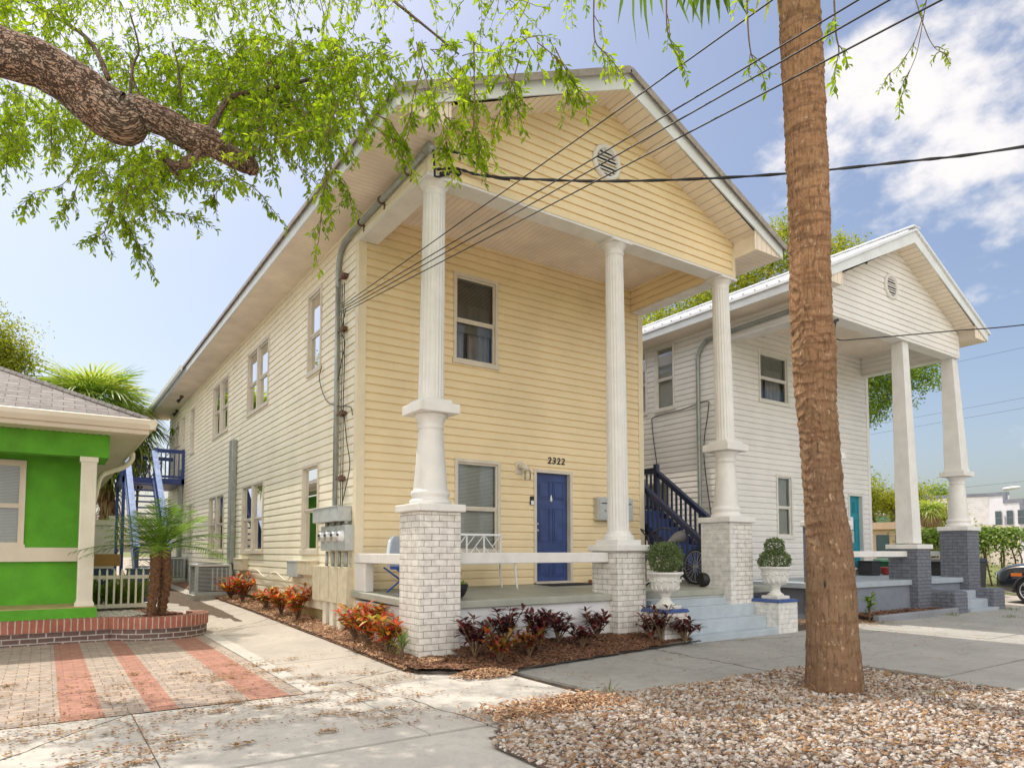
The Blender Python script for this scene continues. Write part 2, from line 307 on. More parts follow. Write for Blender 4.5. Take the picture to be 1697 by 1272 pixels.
def palmbark_mat():
    m, nt, b = new_mat('palm_fibre_bark')
    uv = nd(nt, 'ShaderNodeUVMap')
    def mp(s):
        k = nd(nt, 'ShaderNodeMapping'); k.inputs['Scale'].default_value = s; nt.links.new(uv.outputs[0], k.inputs[0]); return k.outputs[0]
    def times(x, y):
        k = nd(nt, 'ShaderNodeMath', operation='MULTIPLY')
        for i, q in enumerate((x, y)):
            if hasattr(q, 'links'): nt.links.new(q, k.inputs[i])
            else: k.inputs[i].default_value = q
        return k.outputs[0]
    fib = noise_fac(nt, 1, 6, .3, .7, vec=mp((90, 7, 1)), rough=.75)
    crk = noise_fac(nt, 1, 6, .49, .39, vec=mp((40, 6.5, 1)), rough=.75)      # long upright fissures
    fine = noise_fac(nt, 1, 6, .46, .36, vec=mp((80, 5, 1)), rough=.7)
    rl = noise_fac(nt, 1, 6, .50, .40, vec=mp((2.2, 15, 1)), rough=.6)      # old leaf rings
    fleck = noise_fac(nt, 1, 5, .58, .66, vec=mp((20, 9, 1)), rough=.6)
    big = noise_fac(nt, 1, 5, .35, .65, vec=mp((2.0, 1.1, 1)))
    moss = noise_fac(nt, 1, 6, .5, .72, vec=mp((3, .8, 1)))
    sp = nd(nt, 'ShaderNodeSeparateXYZ'); nt.links.new(uv.outputs[0], sp.inputs[0])
    old = nd(nt, 'ShaderNodeMapRange'); old.inputs[1].default_value = 4.6; old.inputs[2].default_value = 2.2; nt.links.new(sp.outputs[1], old.inputs[0]); old = old.outputs[0]  # lower trunk darker: older, greyer bark plus shade put into the colour
    o = mixc(nt, big, (.46, .25, .13), (.62, .36, .20))
    o = mixc(nt, old, o, mixc(nt, big, (.29, .18, .11), (.39, .255, .16)))
    o = mixc(nt, times(fib, .35), o, (.40, .22, .11))
    o = mixc(nt, times(rl, .75), o, (.27, .15, .085))
    o = mixc(nt, times(moss, .3), o, (.30, .26, .13))
    o = mixc(nt, times(fleck, .6), o, (.88, .62, .40))
    o = mixc(nt, times(fine, .6), o, (.20, .11, .065))
    o = mixc(nt, times(crk, .62), o, (.13, .075, .045))
    nt.links.new(o, b.inputs['Base Color']); b.inputs['Roughness'].default_value = .9; b.inputs['Specular IOR Level'].default_value = .2
    add_bump(nt, b, rl, -.9, .05); add_bump(nt, b, fleck, .5, .02); add_bump(nt, b, fib, .8, .02); add_bump(nt, b, fine, -.6, .02); add_bump(nt, b, crk, -.9, .035)
    return m
M['palmbark'] = palmbark_mat()
M['edging'] = mat('dark_edging', (.045, .036, .03), .7, .2, 10)
M['boots'] = mat('palm_boot_bark', (.20, .10, .05), .9, .4, 25, bump=1, bscale=30, bdist=.03)

# ------------------------------------------------------------------ mesh builder
class MB:
    def __init__(s): s.v = []; s.f = []; s.r = []; s.uv = {}; s.rv = 0.0
    def face(s, pts, r=None):
        i = len(s.v); s.v.extend(V(p) for p in pts); s.f.append(tuple(range(i, i + len(pts)))); s.r.append(s.rv if r is None else r)
    def box(s, x0, y0, z0, x1, y1, z1, r=None):
        p = [V((x, y, z)) for z in (z0, z1) for y in (y0, y1) for x in (x0, x1)]
        s.hexa(p, r)
    def hexa(s, p, r=None):
        i = len(s.v); s.v.extend(V(q) for q in p)
        for f in ((0, 2, 3, 1), (4, 5, 7, 6), (0, 1, 5, 4), (2, 6, 7, 3), (0, 4, 6, 2), (1, 3, 7, 5)):
            s.f.append(tuple(i + k for k in f)); s.r.append(s.rv if r is None else r)
    def ubox(s, P, u0, u1, o0, o1, z0, z1):
        s.hexa([P(u, z, o) for z in (z0, z1) for o in (o0, o1) for u in (u0, u1)])
    def bar(s, a, b, w, h=None, up=(0, 0, 1)):
        a, b = V(a), V(b); h = h or w; d = (b - a).normalized(); sd = d.cross(V(up))
        if sd.length < 1e-4: sd = d.cross(V((0, 1, 0)))
        sd.normalize(); u = sd.cross(d)
        s.hexa([q + sd * (i * w / 2) + u * (j * h / 2) for j in (-1, 1) for q in (a, b) for i in (-1, 1)])
    def tube(s, pts, rad, n=8, cap=True, fn=None, twist=0):
        pts = [V(p) for p in pts]
        if not hasattr(rad, '__len__'): rad = [rad] * len(pts)
        i0 = len(s.v); t = (pts[1] - pts[0]).normalized()
        a = t.cross(V((0, 0, 1)))
        if a.length < .05: a = t.cross(V((0, 1, 0)))
        a.normalize(); L = 0
        for k, p in enumerate(pts):
            tt = (pts[min(k + 1, len(pts) - 1)] - pts[max(k - 1, 0)]).normalized()
            a = (a - tt * a.dot(tt)).normalized(); b = tt.cross(a)
            if k: L += (p - pts[k - 1]).length
            for j in range(n):
                an = 2 * PI * j / n; r = rad[k]
                if fn: r *= fn(p, an, L, k)
                s.v.append(p + a * (math.cos(an) * r) + b * (math.sin(an) * r))
            if k:
                for j in range(n):
                    j2 = (j + 1) % n; q = i0 + (k - 1) * n
                    s.f.append((q + j, q + j2, q + n + j2, q + n + j)); s.r.append(s.rv)
                    u0, u1 = j / n, (j + 1) / n; L0 = L - (p - pts[k - 1]).length
                    s.uv[len(s.f) - 1] = [(u0, L0), (u1, L0), (u1, L), (u0, L)]
        if cap:
            s.f.append(tuple(i0 + j for j in range(n - 1, -1, -1))); s.r.append(s.rv)
            q = i0 + (len(pts) - 1) * n; s.f.append(tuple(q + j for j in range(n))); s.r.append(s.rv)
    def lathe(s, c, prof, n=24, sq=False):
        """profile [(r, z)] round the vertical axis through c"""
        c = V(c); i0 = len(s.v)
        for k, (r, z) in enumerate(prof):
            for j in range(n):
                a = 2 * PI * j / n; s.v.append(c + V((r * math.cos(a), r * math.sin(a), z)))
            if k:
                for j in range(n):
                    j2 = (j + 1) % n; q = i0 + (k - 1) * n
                    s.f.append((q + j, q + j2, q + n + j2, q + n + j)); s.r.append(s.rv)
        s.f.append(tuple(i0 + j for j in range(n - 1, -1, -1))); s.r.append(s.rv)
        q = i0 + (len(prof) - 1) * n; s.f.append(tuple(q + j for j in range(n))); s.r.append(s.rv)
    def prism(s, poly, d):
        """closed polygon extruded along vector d"""
        d = V(d); n = len(poly); i = len(s.v)
        s.v.extend(V(p) for p in poly); s.v.extend(V(p) + d for p in poly)
        s.f.append(tuple(range(i + n - 1, i - 1, -1))); s.f.append(tuple(range(i + n, i + 2 * n))); s.r += [s.rv] * 2
        for k in range(n):
            k2 = (k + 1) % n; s.f.append((i + k, i + k2, i + n + k2, i + n + k)); s.r.append(s.rv)
    def leaf(s, p, d, nrm, L, W, fold=.25, r=None, wide=.45):
        """pointed leaf of two halves folded along its rib"""
        d = d.normalized(); sd = d.cross(nrm)
        if sd.length < 1e-3: sd = d.cross(V((.3, .5, .8)))
        sd.normalize(); up = sd.cross(d)
        m = p + d * (L * wide); i = len(s.v)
        s.v.extend((p, m + sd * (W / 2) + up * (fold * W / 2), p + d * L - up * (.12 * L), m - sd * (W / 2) + up * (fold * W / 2)))
        r = random.random() if r is None else r
        s.f.append((i, i + 1, i + 2)); s.f.append((i, i + 2, i + 3)); s.r += [r, r]
    def bigleaf(s, p, d, nrm, L, W, droop=.2, r=None):
        """longer leaf of four cross-sections, arching over"""
        d = d.normalized(); sd = d.cross(nrm)
        if sd.length < 1e-3: sd = d.cross(V((.3, .5, .8)))
        sd.normalize(); up = sd.cross(d); r = random.random() if r is None else r
        i = len(s.v); prof = ((0, .12), (.3, .8), (.6, 1), (.85, .6), (1, .06))
        for t, w in prof:
            q = p + d * (L * t) - up * (droop * L * t * t)
            s.v.extend((q + sd * (w * W / 2) + up * (.12 * w * W), q, q - sd * (w * W / 2) + up * (.12 * w * W)))
        for k in range(4):
            a = i + 3 * k
            s.f.append((a, a + 1, a + 4, a + 3)); s.f.append((a + 1, a + 2, a + 5, a + 4)); s.r += [r, r]
    def build(s, name, m, parent=None, smooth=False, bevel=0, kind=None, label=None):
        off = V((0, 0, 0))
        if parent is not None:
            q = parent
            while q is not None: off = off + q.location; q = q.parent
        me = bpy.data.meshes.new(name)
        me.from_pydata([tuple(p - off) for p in s.v], [], s.f)
        me.update()
        uvl = me.uv_layers.new(name='UVMap'); vs = s.v
        data = [0.0] * (2 * len(me.loops))
        for pi, poly in enumerate(me.polygons):
            cu = s.uv.get(pi); nx, ny, nz = (abs(c) for c in poly.normal)
            for k, li in enumerate(poly.loop_indices):
                if cu: uvv = cu[k]
                else:
                    c = vs[me.loops[li].vertex_index]
                    if nz >= nx and nz >= ny: uvv = (c.x, c.y)
                    elif nx >= ny: uvv = (c.y + .11, c.z)
                    else: uvv = (c.x, c.z)
                data[2 * li] = uvv[0]; data[2 * li + 1] = uvv[1]
        uvl.data.foreach_set('uv', data)
        at = me.attributes.new('rnd', 'FLOAT', 'FACE'); at.data.foreach_set('value', [float(x) for x in s.r])
        if smooth: me.polygons.foreach_set('use_smooth', [True] * len(me.polygons))
        if m is not None: me.materials.append(m)
        o = bpy.data.objects.new(name, me); col.objects.link(o)
        if parent is not None: o.parent = parent
        if bevel:
            bm = bmesh.new(); bm.from_mesh(me); bmesh.ops.remove_doubles(bm, verts=bm.verts, dist=1e-5)
            bmesh.ops.recalc_face_normals(bm, faces=bm.faces); bm.to_mesh(me); bm.free()
            b = o.modifiers.new('bevel', 'BEVEL'); b.width = bevel; b.segments = 2; b.limit_method = 'ANGLE'
        if kind: o['kind'] = kind
        if label: o['label'] = label
        return o
def thing(name, label, cat, loc=(0, 0, 0), group=None):
    o = bpy.data.objects.new(name, None); col.objects.link(o); o.location = loc; o.empty_display_size = .2
    o['label'] = label; o['category'] = cat
    if group: o['group'] = group
    return o
def tag(o, label, cat, group=None, kind=None):
    o['label'] = label; o['category'] = cat
    if group: o['group'] = group
    if kind: o['kind'] = kind
    return o
def struct(o): o['kind'] = 'structure'; return o
def spline(pts, n=6):
    """Catmull-Rom through points (any tuple length)"""
    out = []; P = [tuple(p) for p in pts]; P = [P[0]] + P + [P[-1]]
    for i in range(1, len(P) - 2):
        for k in range(n):
            t = k / n
            out.append(tuple(.5 * ((2 * b) + (-a + c) * t + (2 * a - 5 * b + 4 * c - d) * t * t + (-a + 3 * b - 3 * c + d) * t ** 3)
                             for a, b, c, d in zip(P[i - 1], P[i], P[i + 1], P[i + 2])))
    out.append(P[-1]); return out
def ground_z(x, y):
    pts = ((-99, 0), (-3, 0), (0, .09), (5, .20), (10, .27), (15, .33), (25, .40), (200, .5))
    z = 0
    for (a, za), (b, zb) in zip(pts, pts[1:]):
        if a <= y <= b: z = za + (zb - za) * (y - a) / (b - a); break
    t = min(1, max(0, (x + 2.0) / 1.2)); t = t * t * (3 - 2 * t)
    return z * (.3 + .7 * t)
# ------------------------------------------------------------------ ground
def sheet(name, x0, x1, y0, y1, m, dz, step=1.0, kind='structure'):
    mb = MB(); nx = max(1, int((x1 - x0) / step)); ny = max(1, int((y1 - y0) / step))
    for i in range(nx):
        for j in range(ny):
            a, b = x0 + (x1 - x0) * i / nx, x0 + (x1 - x0) * (i + 1) / nx
            c, d = y0 + (y1 - y0) * j / ny, y0 + (y1 - y0) * (j + 1) / ny
            mb.face([(x, y, ground_z(x, y) + dz) for x, y in ((a, c), (b, c), (b, d), (a, d))])
    o = mb.build(name, m); o['kind'] = kind; return o
def in_poly(p, x, y):
    c = False; j = len(p) - 1
    for i in range(len(p)):
        if (p[i][1] > y) != (p[j][1] > y) and x < (p[j][0] - p[i][0]) * (y - p[i][1]) / (p[j][1] - p[i][1]) + p[i][0]: c = not c
        j = i
    return c
sheet('ground', -60, 140, -30, 120, M['earth'], -.045, 2.0)
mb = MB()   # the far plain out to the horizon
for x0, x1, y0, y1 in ((-900, -60, -400, 1200), (140, 900, -400, 1200), (-60, 140, 120, 1200), (-60, 140, -400, -30)):
    mb.face([(x0, y0, -.1), (x1, y0, -.1), (x1, y1, -.1), (x0, y1, -.1)])
struct(mb.build('terrain', M['lawn']))
sheet('lawn', 16.2, 60, -1.2, 40, M['lawn'], -.02, 2.0)
def slabs(name, m, xs, ys, dz=0, gap=.012, skip=None, skew=0, base=True):
    mb = MB(); th = .05
    for x0, x1 in zip(xs, xs[1:]):
        for y0, y1 in zip(ys, ys[1:]):
            if skip and skip((x0 + x1) / 2, (y0 + y1) / 2): continue
            j = [U(-.003, .003) for _ in range(4)]
            a, b, c, d = x0 + gap / 2, x1 - gap / 2, y0 + gap / 2, y1 - gap / 2
            n = max(1, int((d - c) / .8))
            for k in range(n):
                c0, c1 = c + (d - c) * k / n, c + (d - c) * (k + 1) / n
                mb.face([(x + skew * y, y, ground_z(x, y) + dz + j[0]) for x, y in ((a, c0), (b, c0), (b, c1), (a, c1))])
            e = [(x + skew * y, y, ground_z(x, y) + dz + j[0]) for x, y in ((a, c), (b, c), (b, d), (a, d))]
            for k in range(4):
                p, q = e[k], e[(k + 1) % 4]; mb.face([p, q, (q[0], q[1], q[2] - th), (p[0], p[1], p[2] - th)])
    return struct(mb.build(name, m))
sheet('ground', -12, 30, -14, 26, M['joint'], -.028, 1.0)
# walk along the yellow house, the pavement and the apron in front
slabs('path', M['concrete'], [-1.68, -.52], [-3.45, -1.6, .1, 2.2, 4.2, 6.4, 8.6, 11, 13.5, 16, 18.5, 21, 24])
slabs('pavement', M['concrete_b'], [.42, 2.2, 4.15, 6.2, 8.4, 10.6, 12.9, 15.2, 17.4, 20, 24, 30], [-6.6, -5.45, -4.72, -3.02], skip=lambda x, y: x < 4 and y < -5.6, skew=-.04)
slabs('pavement', M['concrete_b'], [4.1, 6.9, 9.8, 13, 16, 19.5, 23, 28], [-12, -9.2, -6.62], skew=-.02)
slabs('driveway', M['concrete'], [8.0, 10.6, 13, 15.4, 18, 21], [-3.0, -2.6, -.9], dz=-.012, skip=lambda x, y: x < 16 and y > -2.8)
slabs('pavement', M['concrete_c'], [-12, -9, -6.2, -3.4, -1.55, .41], [-5.5, -3.47], dz=.002, gap=.01)
slabs('driveway', M['concrete_c'], [-12, -8, -4.2, -.9], [-12, -8.5, -5.52], dz=-.004, gap=.01)
slabs('pavement', M['concrete_c'], [-1.88, -1.69], [-3.46, -1.2, 1.6, 4.2, 7, 10, 13], dz=.012, gap=.006)
for x0, x1, m in ((-10, -3.92, 'paver_g'), (-3.92, -3.60, 'paver_r'), (-3.60, -3.25, 'paver_g'), (-3.25, -3.02, 'paver_r'), (-3.02, -2.40, 'paver_g'), (-2.40, -2.03, 'paver_r'), (-2.03, -1.885, 'paver_g')):
    sheet('driveway', x0, x1, -3.46, 2.3, M[m], .006, .6)
mb = MB(); mb.face([(-.53, -3.48, .001), (.44, -3.70, .001), (.44, -2.6, .001), (-.53, -2.6, .001)]); struct(mb.build('pavement', M['concrete_c']))
# mulch beds
BED_F = [(-.5, -3.08), (-.1, -3.42), (.3, -3.62), (1.6, -3.46), (3.2, -3.24), (4.25, -3.1), (4.1, -2.2), (.3, -2.2), (-.5, -2.2)]
def bed_h(x, y):
    return ground_z(x, y) + .03 + (.10 * min(1, max(0, (y + 3.4) / .8)) if x > .3 else .04)
def poly_bed(name, poly, m, h, step=.16):
    mb = MB(); x0, x1 = min(p[0] for p in poly), max(p[0] for p in poly); y0, y1 = min(p[1] for p in poly), max(p[1] for p in poly)
    nx, ny = int((x1 - x0) / step) + 1, int((y1 - y0) / step) + 1
    for i in range(nx):
        for j in range(ny):
            x, y = x0 + i * step, y0 + j * step
            if in_poly(poly, x + step / 2, y + step / 2):
                mb.face([(a, b, h(a, b) + .012 * noise.noise(V((a * 6, b * 6, 0)))) for a, b in ((x, y), (x + step, y), (x + step, y + step), (x, y + step))])
    return struct(mb.build(name, m, smooth=False))
poly_bed('soil', BED_F, M['mulchbase'], bed_h, .08)
SIDE = [(-.54, -3.0), (.02, -3.0), (.02, 20), (-.54, 20)]
poly_bed('soil', SIDE, M['mulchbase'], lambda x, y: ground_z(x, y) + .012 + .12 * max(0, x + .47), .07)
def chips(name, n, samp, h, m, L=(.02, .06), W=(.006, .016), lift=.02, kindlabel=None, cat='mulch', tilt=.5):
    mb = MB()
    for _ in range(n):
        p = samp()
        if p is None: continue
        x, y = p; a = U(0, PI); d = V((math.cos(a), math.sin(a), U(-tilt, tilt))).normalized(); sd = V((-math.sin(a), math.cos(a), U(-tilt, tilt))).normalized()
        l, w = U(*L) / 2, U(*W) / 2; c = V((x, y, h(x, y) + U(.002, lift))); r = random.random()
        q = [c - d * l - sd * w, c + d * l * U(.6, 1) - sd * w, c + d * l + sd * w * U(.5, 1), c - d * l + sd * w]
        up = V((0, 0, w * .5)); i = len(mb.v)
        mb.v.extend(q); mb.v.append(c + up)
        for k in range(4): mb.f.append((i + k, i + (k + 1) % 4, i + 4)); mb.r.append(r)
    o = mb.build(name, m); tag(o, kindlabel, cat, kind='stuff'); return o
def samp_poly(poly):
    x0, x1 = min(p[0] for p in poly), max(p[0] for p in poly); y0, y1 = min(p[1] for p in poly), max(p[1] for p in poly)
    def f():
        for _ in range(20):
            x, y = U(x0, x1), U(y0, y1)
            if in_poly(poly, x, y): return x, y
    return f
chips('mulch', 11000, samp_poly(BED_F), bed_h, M['chips_d'], L=(.025, .07), W=(.008, .02), kindlabel='brown wood chip mulch under the maroon shrubs in front of the porch')
def samp_side():
    t = random.random() ** 1.7; return U(-.54, .0), -2.9 + 14.5 * t
chips('mulch', 8000, samp_side, lambda x, y: ground_z(x, y) + .035 + .12 * max(0, x + .47), M['chips'], L=(.02, .065), W=(.008, .018), kindlabel='sunlit tan wood chip mulch along the side wall of the yellow house')
def pile(cx, cy, sx, sy, hh):
    def s():
        while True:
            a, b = random.gauss(0, .5), random.gauss(0, .5)
            if a * a + b * b < 1.6: return cx + a * sx, cy + b * sy
    return s, (lambda x, y: ground_z(x, y) + .012 + hh * math.exp(-1.6 * (((x - cx) / sx) ** 2 + ((y - cy) / sy) ** 2)))
s_, h_ = pile(.12, -3.62, .34, .22, .05)
chips('mulch', 1500, s_, h_, M['chips'], L=(.025, .06), W=(.008, .02), kindlabel='small heap of pale wood chips spilled over the bed corner onto the pavement')
def edging(pts, label):
    mb = MB(); p = [(x, y, ground_z(x, y) + .028 + U(-.008, .008)) for x, y in spline(pts, 8)]
    mb.tube(p, .010, 6); tag(mb.build('bed_edging', M['edging'], smooth=True), label, 'bed edging')
edging([(-.5, 12), (-.51, 6), (-.5, 2), (-.49, -.8), (-.5, -2.6), (-.46, -3.05), (-.3, -3.28), (-.05, -3.46)], 'black plastic edging between the side walk and the long mulch bed')
edging([(.42, -3.66), (1.1, -3.54), (2.2, -3.36), (3.3, -3.22), (4.15, -3.12), (4.42, -3.10)], 'black plastic edging between the front mulch bed and the shaded pavement')
# gravel bed round the big palm
GRAV = [(-1.35, -6.1), (-.9, -5.52), (-.2, -5.14), (.45, -5.08), (.7, -5.32), (2.0, -5.36), (3.6, -5.4), (4.12, -5.9), (4.09, -6.7), (3.98, -7.5), (3.9, -9.2), (-.2, -9.2), (-1.3, -7.0)]
gh = lambda x, y: .012 + .02 * noise.noise(V((x * 1.5, y * 1.5, 3)))
poly_bed('soil', GRAV, M['gravelbase'], gh, .12)
def stones(name, n, samp, h, m, rmin, rmax, label, cat='gravel'):
    mb = MB(); t = (1 + 5 ** .5) / 2
    ico = [V(p).normalized() for p in ((-1, t, 0), (1, t, 0), (-1, -t, 0), (1, -t, 0), (0, -1, t), (0, 1, t), (0, -1, -t), (0, 1, -t), (t, 0, -1), (t, 0, 1), (-t, 0, -1), (-t, 0, 1))]
    fc = ((0, 11, 5), (0, 5, 1), (0, 1, 7), (0, 7, 10), (0, 10, 11), (1, 5, 9), (5, 11, 4), (11, 10, 2), (10, 7, 6), (7, 1, 8), (3, 9, 4), (3, 4, 2), (3, 2, 6), (3, 6, 8), (3, 8, 9), (4, 9, 5), (2, 4, 11), (6, 2, 10), (8, 6, 7), (9, 8, 1))
    for _ in range(n):
        p = samp()
        if p is None: continue
        x, y = p; r = rmin + (rmax - rmin) * random.random() ** 1.9
        rot = Matrix.Rotation(U(0, 6.3), 3, V((U(-1, 1), U(-1, 1), U(-1, 1))).normalized()); s = V((r * U(.8, 1.4), r * U(.7, 1.1), r * U(.55, .9)))
        c = V((x, y, h(x, y) + r * .35)); i = len(mb.v); g = random.random()
        for q in ico:
            w = rot @ (q * U(.82, 1.12)); mb.v.append(c + V((w.x * s.x, w.y * s.y, w.z * s.z)))
        mb.f.extend(tuple(i + k for k in f) for f in fc); mb.r += [g] * 20
    return tag(mb.build(name, m), label, cat, kind='stuff')
def samp_grav():
    for _ in range(30):
        x, y = U(-1.4, 4.15), -5.05 - 3.4 * random.random() ** 1.25
        if in_poly(GRAV, x, y): return x, y
stones('gravel', 23000, samp_grav, gh, M['pebble'], .006, .028, 'white and brown gravel spread round the foot of the big palm')
s1 = lambda: (U(-.95, .35) + random.gauss(0, .12), -5.35 + random.gauss(0, .16) - .1 * random.random())
chips('leaf_litter', 1500, s1, lambda x, y: .03, M['chips'], L=(.025, .06), W=(.01, .022), lift=.05, kindlabel='drift of pale dead leaves along the gravel edge nearest the driveway', cat='leaf litter')
chips('leaf_litter', 3800, samp_grav, lambda x, y: gh(x, y) + .02, M['litter'], L=(.03, .07), W=(.010, .02), lift=.025, kindlabel='brown dead leaves lying among the gravel', cat='leaf litter')
cl = [(U(-5.5, -.9), U(-5.2, -1.2), U(.04, .22)) for _ in range(90)] + [(U(-5.6, -1), U(-4.2, -3.2), U(.1, .3)) for _ in range(26)] + [(-1.3, -3.6, .2), (-1.1, -3.9, .22), (-.9, -3.3, .2), (-.65, -3.15, .16)]
def s2():
    if random.random() < .13: return U(-6, 1.2), U(-5.4, -1.0)
    c = random.choice(cl); return c[0] + random.gauss(0, c[2] * 1.0), c[1] + random.gauss(0, c[2] * .38)
chips('leaf_litter', 6000, s2, lambda x, y: ground_z(x, y) + .014, M['litter'], L=(.014, .04), W=(.008, .02), lift=.014, kindlabel='dry brown oak leaves scattered over the pavers and the apron', cat='leaf litter', tilt=.25)
chips('leaf_litter', 700, lambda: (U(.5, 18), U(-6.2, -3.1)), lambda x, y: .012, M['litter'], L=(.02, .06), W=(.008, .018), lift=.008, kindlabel='few dry leaves lying on the shaded pavement', cat='leaf litter', tilt=.2)
chips('leaf_litter', 900, lambda: (U(8.0, 10.2) + random.gauss(0, .1), -2.75 + random.gauss(0, .3)), lambda x, y: .01, M['chips'], L=(.03, .07), W=(.01, .02), lift=.03, kindlabel='pale leaves piled on the ground beside the right stair wall', cat='leaf litter')

# ------------------------------------------------------------------ houses
def siding(mb, P, u0, u1, z0, z1, openings=(), pitch=.138, t=.026, clip=None, zbase=None):
    zb = z0 if zbase is None else zbase
    k = math.floor((z0 - zb) / pitch)
    prof = lambda f: t * (1 - .18 * f / .68) if f < .68 else t * .82 * (1 - f) / .32
    while zb + k * pitch < z1 - 1e-4:
        za, zt = zb + k * pitch, zb + (k + 1) * pitch; k += 1
        br = {max(za, z0), min(zt, z1)}
        f68 = za + .68 * pitch
        if z0 < f68 < z1: br.add(f68)
        for a, b, c, d in openings:
            for q in (c, d):
                if max(za, z0) < q < min(zt, z1): br.add(q)
        br = sorted(br); first = True; joints = [u0 + U(.3, 3.0) + 3.66 * i_ for i_ in range(12)]; tint = [random.random() for _ in range(14)]
        for lo, hi in zip(br, br[1:]):
            mid = (lo + hi) / 2
            iv = [(u0, u1)]
            for a, b, c, d in openings:
                if c < mid < d:
                    niv = []
                    for p, q in iv:
                        if a > p: niv.append((p, min(a, q)))
                        if b < q: niv.append((max(b, p), q))
                    iv = [(p, q) for p, q in niv if q - p > 1e-4]
            o0, o1 = prof((lo - za) / pitch), prof(min(1, (hi - za) / pitch))
            niv = []
            for p, q in iv:
                cut = [p] + [x for x in joints if p + .05 < x < q - .05] + [q]
                niv += [(a_, b_ - (.0012 if b_ != q else 0)) for a_, b_ in zip(cut, cut[1:])]
            for p, q in niv:
                pl, ph, ql, qh = p, p, q, q
                mb.rv = tint[sum(1 for x in joints if x <= p + 1e-6)]
                if clip:
                    (a0, b0), (a1, b1) = clip(lo), clip(hi)
                    pl, ql, ph, qh = max(p, a0), min(q, b0), max(p, a1), min(q, b1)
                    if ql <= pl or qh <= ph: continue
                mb.face([P(pl, lo, o0), P(ql, lo, o0), P(qh, hi, o1), P(ph, hi, o1)])
                if first and lo == za: mb.face([P(pl, lo, 0), P(ql, lo, 0), P(ql, lo, o0), P(pl, lo, o0)])
            first = False
def win(root, P, u0, u1, z0, z1, fm, double=False, blind=1.0, bm='blind', hung=True, curtain=False, blindbot=None):
    """window unit: frame (part), its panes, blind and curtain (sub-parts); P(u, z, out)"""
    f = MB(); fw = .055
    n = 2 if double else 1; um = (u1 - u0) / n
    f.ubox(P, u0, u0 + fw, -.09, .045, z0, z1); f.ubox(P, u1 - fw, u1, -.09, .045, z0, z1)
    f.ubox(P, u0 + fw, u1 - fw, -.09, .042, z1 - fw, z1); f.ubox(P, u0 - .02, u1 + .02, -.09, .06, z0 - .05, z0 + .03)
    if double: f.ubox(P, u0 + um - .06, u0 + um + .06, -.09, .04, z0 + .03, z1 - fw)
    panes = []
    for k in range(n):
        a = u0 + fw if k == 0 else u0 + um + .06; b = u1 - fw if k == n - 1 else u0 + um - .06
        zm = z0 + (z1 - z0) * .47
        for (c, d, o) in (((z0 + .03, zm, -.02), (zm, z1 - fw, -.005)) if hung else ((z0 + .03, z1 - fw, -.01),)):
            f.ubox(P, a, a + .03, o - .03, o + .012, c, d); f.ubox(P, b - .03, b, o - .03, o + .012, c, d)
            f.ubox(P, a + .03, b - .03, o - .03, o + .014, c, c + .035); f.ubox(P, a + .03, b - .03, o - .03, o + .014, d - .035, d)
            panes.append((a + .03, b - .03, c + .035, d - .035, o - .01))
    fr = f.build('window', fm, root)
    for a, b, c, d, o in panes:
        g = MB(); g.face([P(a, c, o), P(b, c, o), P(b, d, o), P(a, d, o)]); g.build('pane', M['glass'], fr)
    bk = MB(); a, b = u0 + .03, u1 - .03   # dark room behind
    bk.face([P(a, z0, -.5), P(b, z0, -.5), P(b, z1, -.5), P(a, z1, -.5)])
    for q in ((a, z0, a, z1), (b, z0, b, z1), (a, z0, b, z0), (a, z1, b, z1)):
        bk.face([P(q[0], q[1], -.09), P(q[2], q[3], -.09), P(q[2], q[3], -.5), P(q[0], q[1], -.5)])
    bk.build('room', M['dark'], fr)
    if blind > 0:
        bl = MB(); zb = z1 - fw - (z1 - z0 - fw) * blind; z = z1 - fw - .03
        bl.ubox(P, u0 + .06, u1 - .06, -.10, -.07, z1 - fw - .035, z1 - fw)
        while z > zb:
            bl.face([P(u0 + .07, z, -.098), P(u1 - .07, z, -.098), P(u1 - .07, z - .021, -.082), P(u0 + .07, z - .021, -.082)]); z -= .024
        bl.build('blind', M[bm], fr)
    if curtain:
        c = MB(); n = 40; prev = None
        for i in range(n + 1):
            u = u0 + .06 + (u1 - u0 - .12) * i / n; o = -.17 + .03 * math.sin(i * 1.1)
            if prev and not (n * .30 < i < n * .45): c.face([P(prev[0], z0, prev[1]), P(u, z0, o), P(u, z0 + (z1 - z0) * .7, o), P(prev[0], z0 + (z1 - z0) * .7, prev[1])])
            prev = (u, o)
        c.build('curtain', M['curtain'], fr)
    return fr
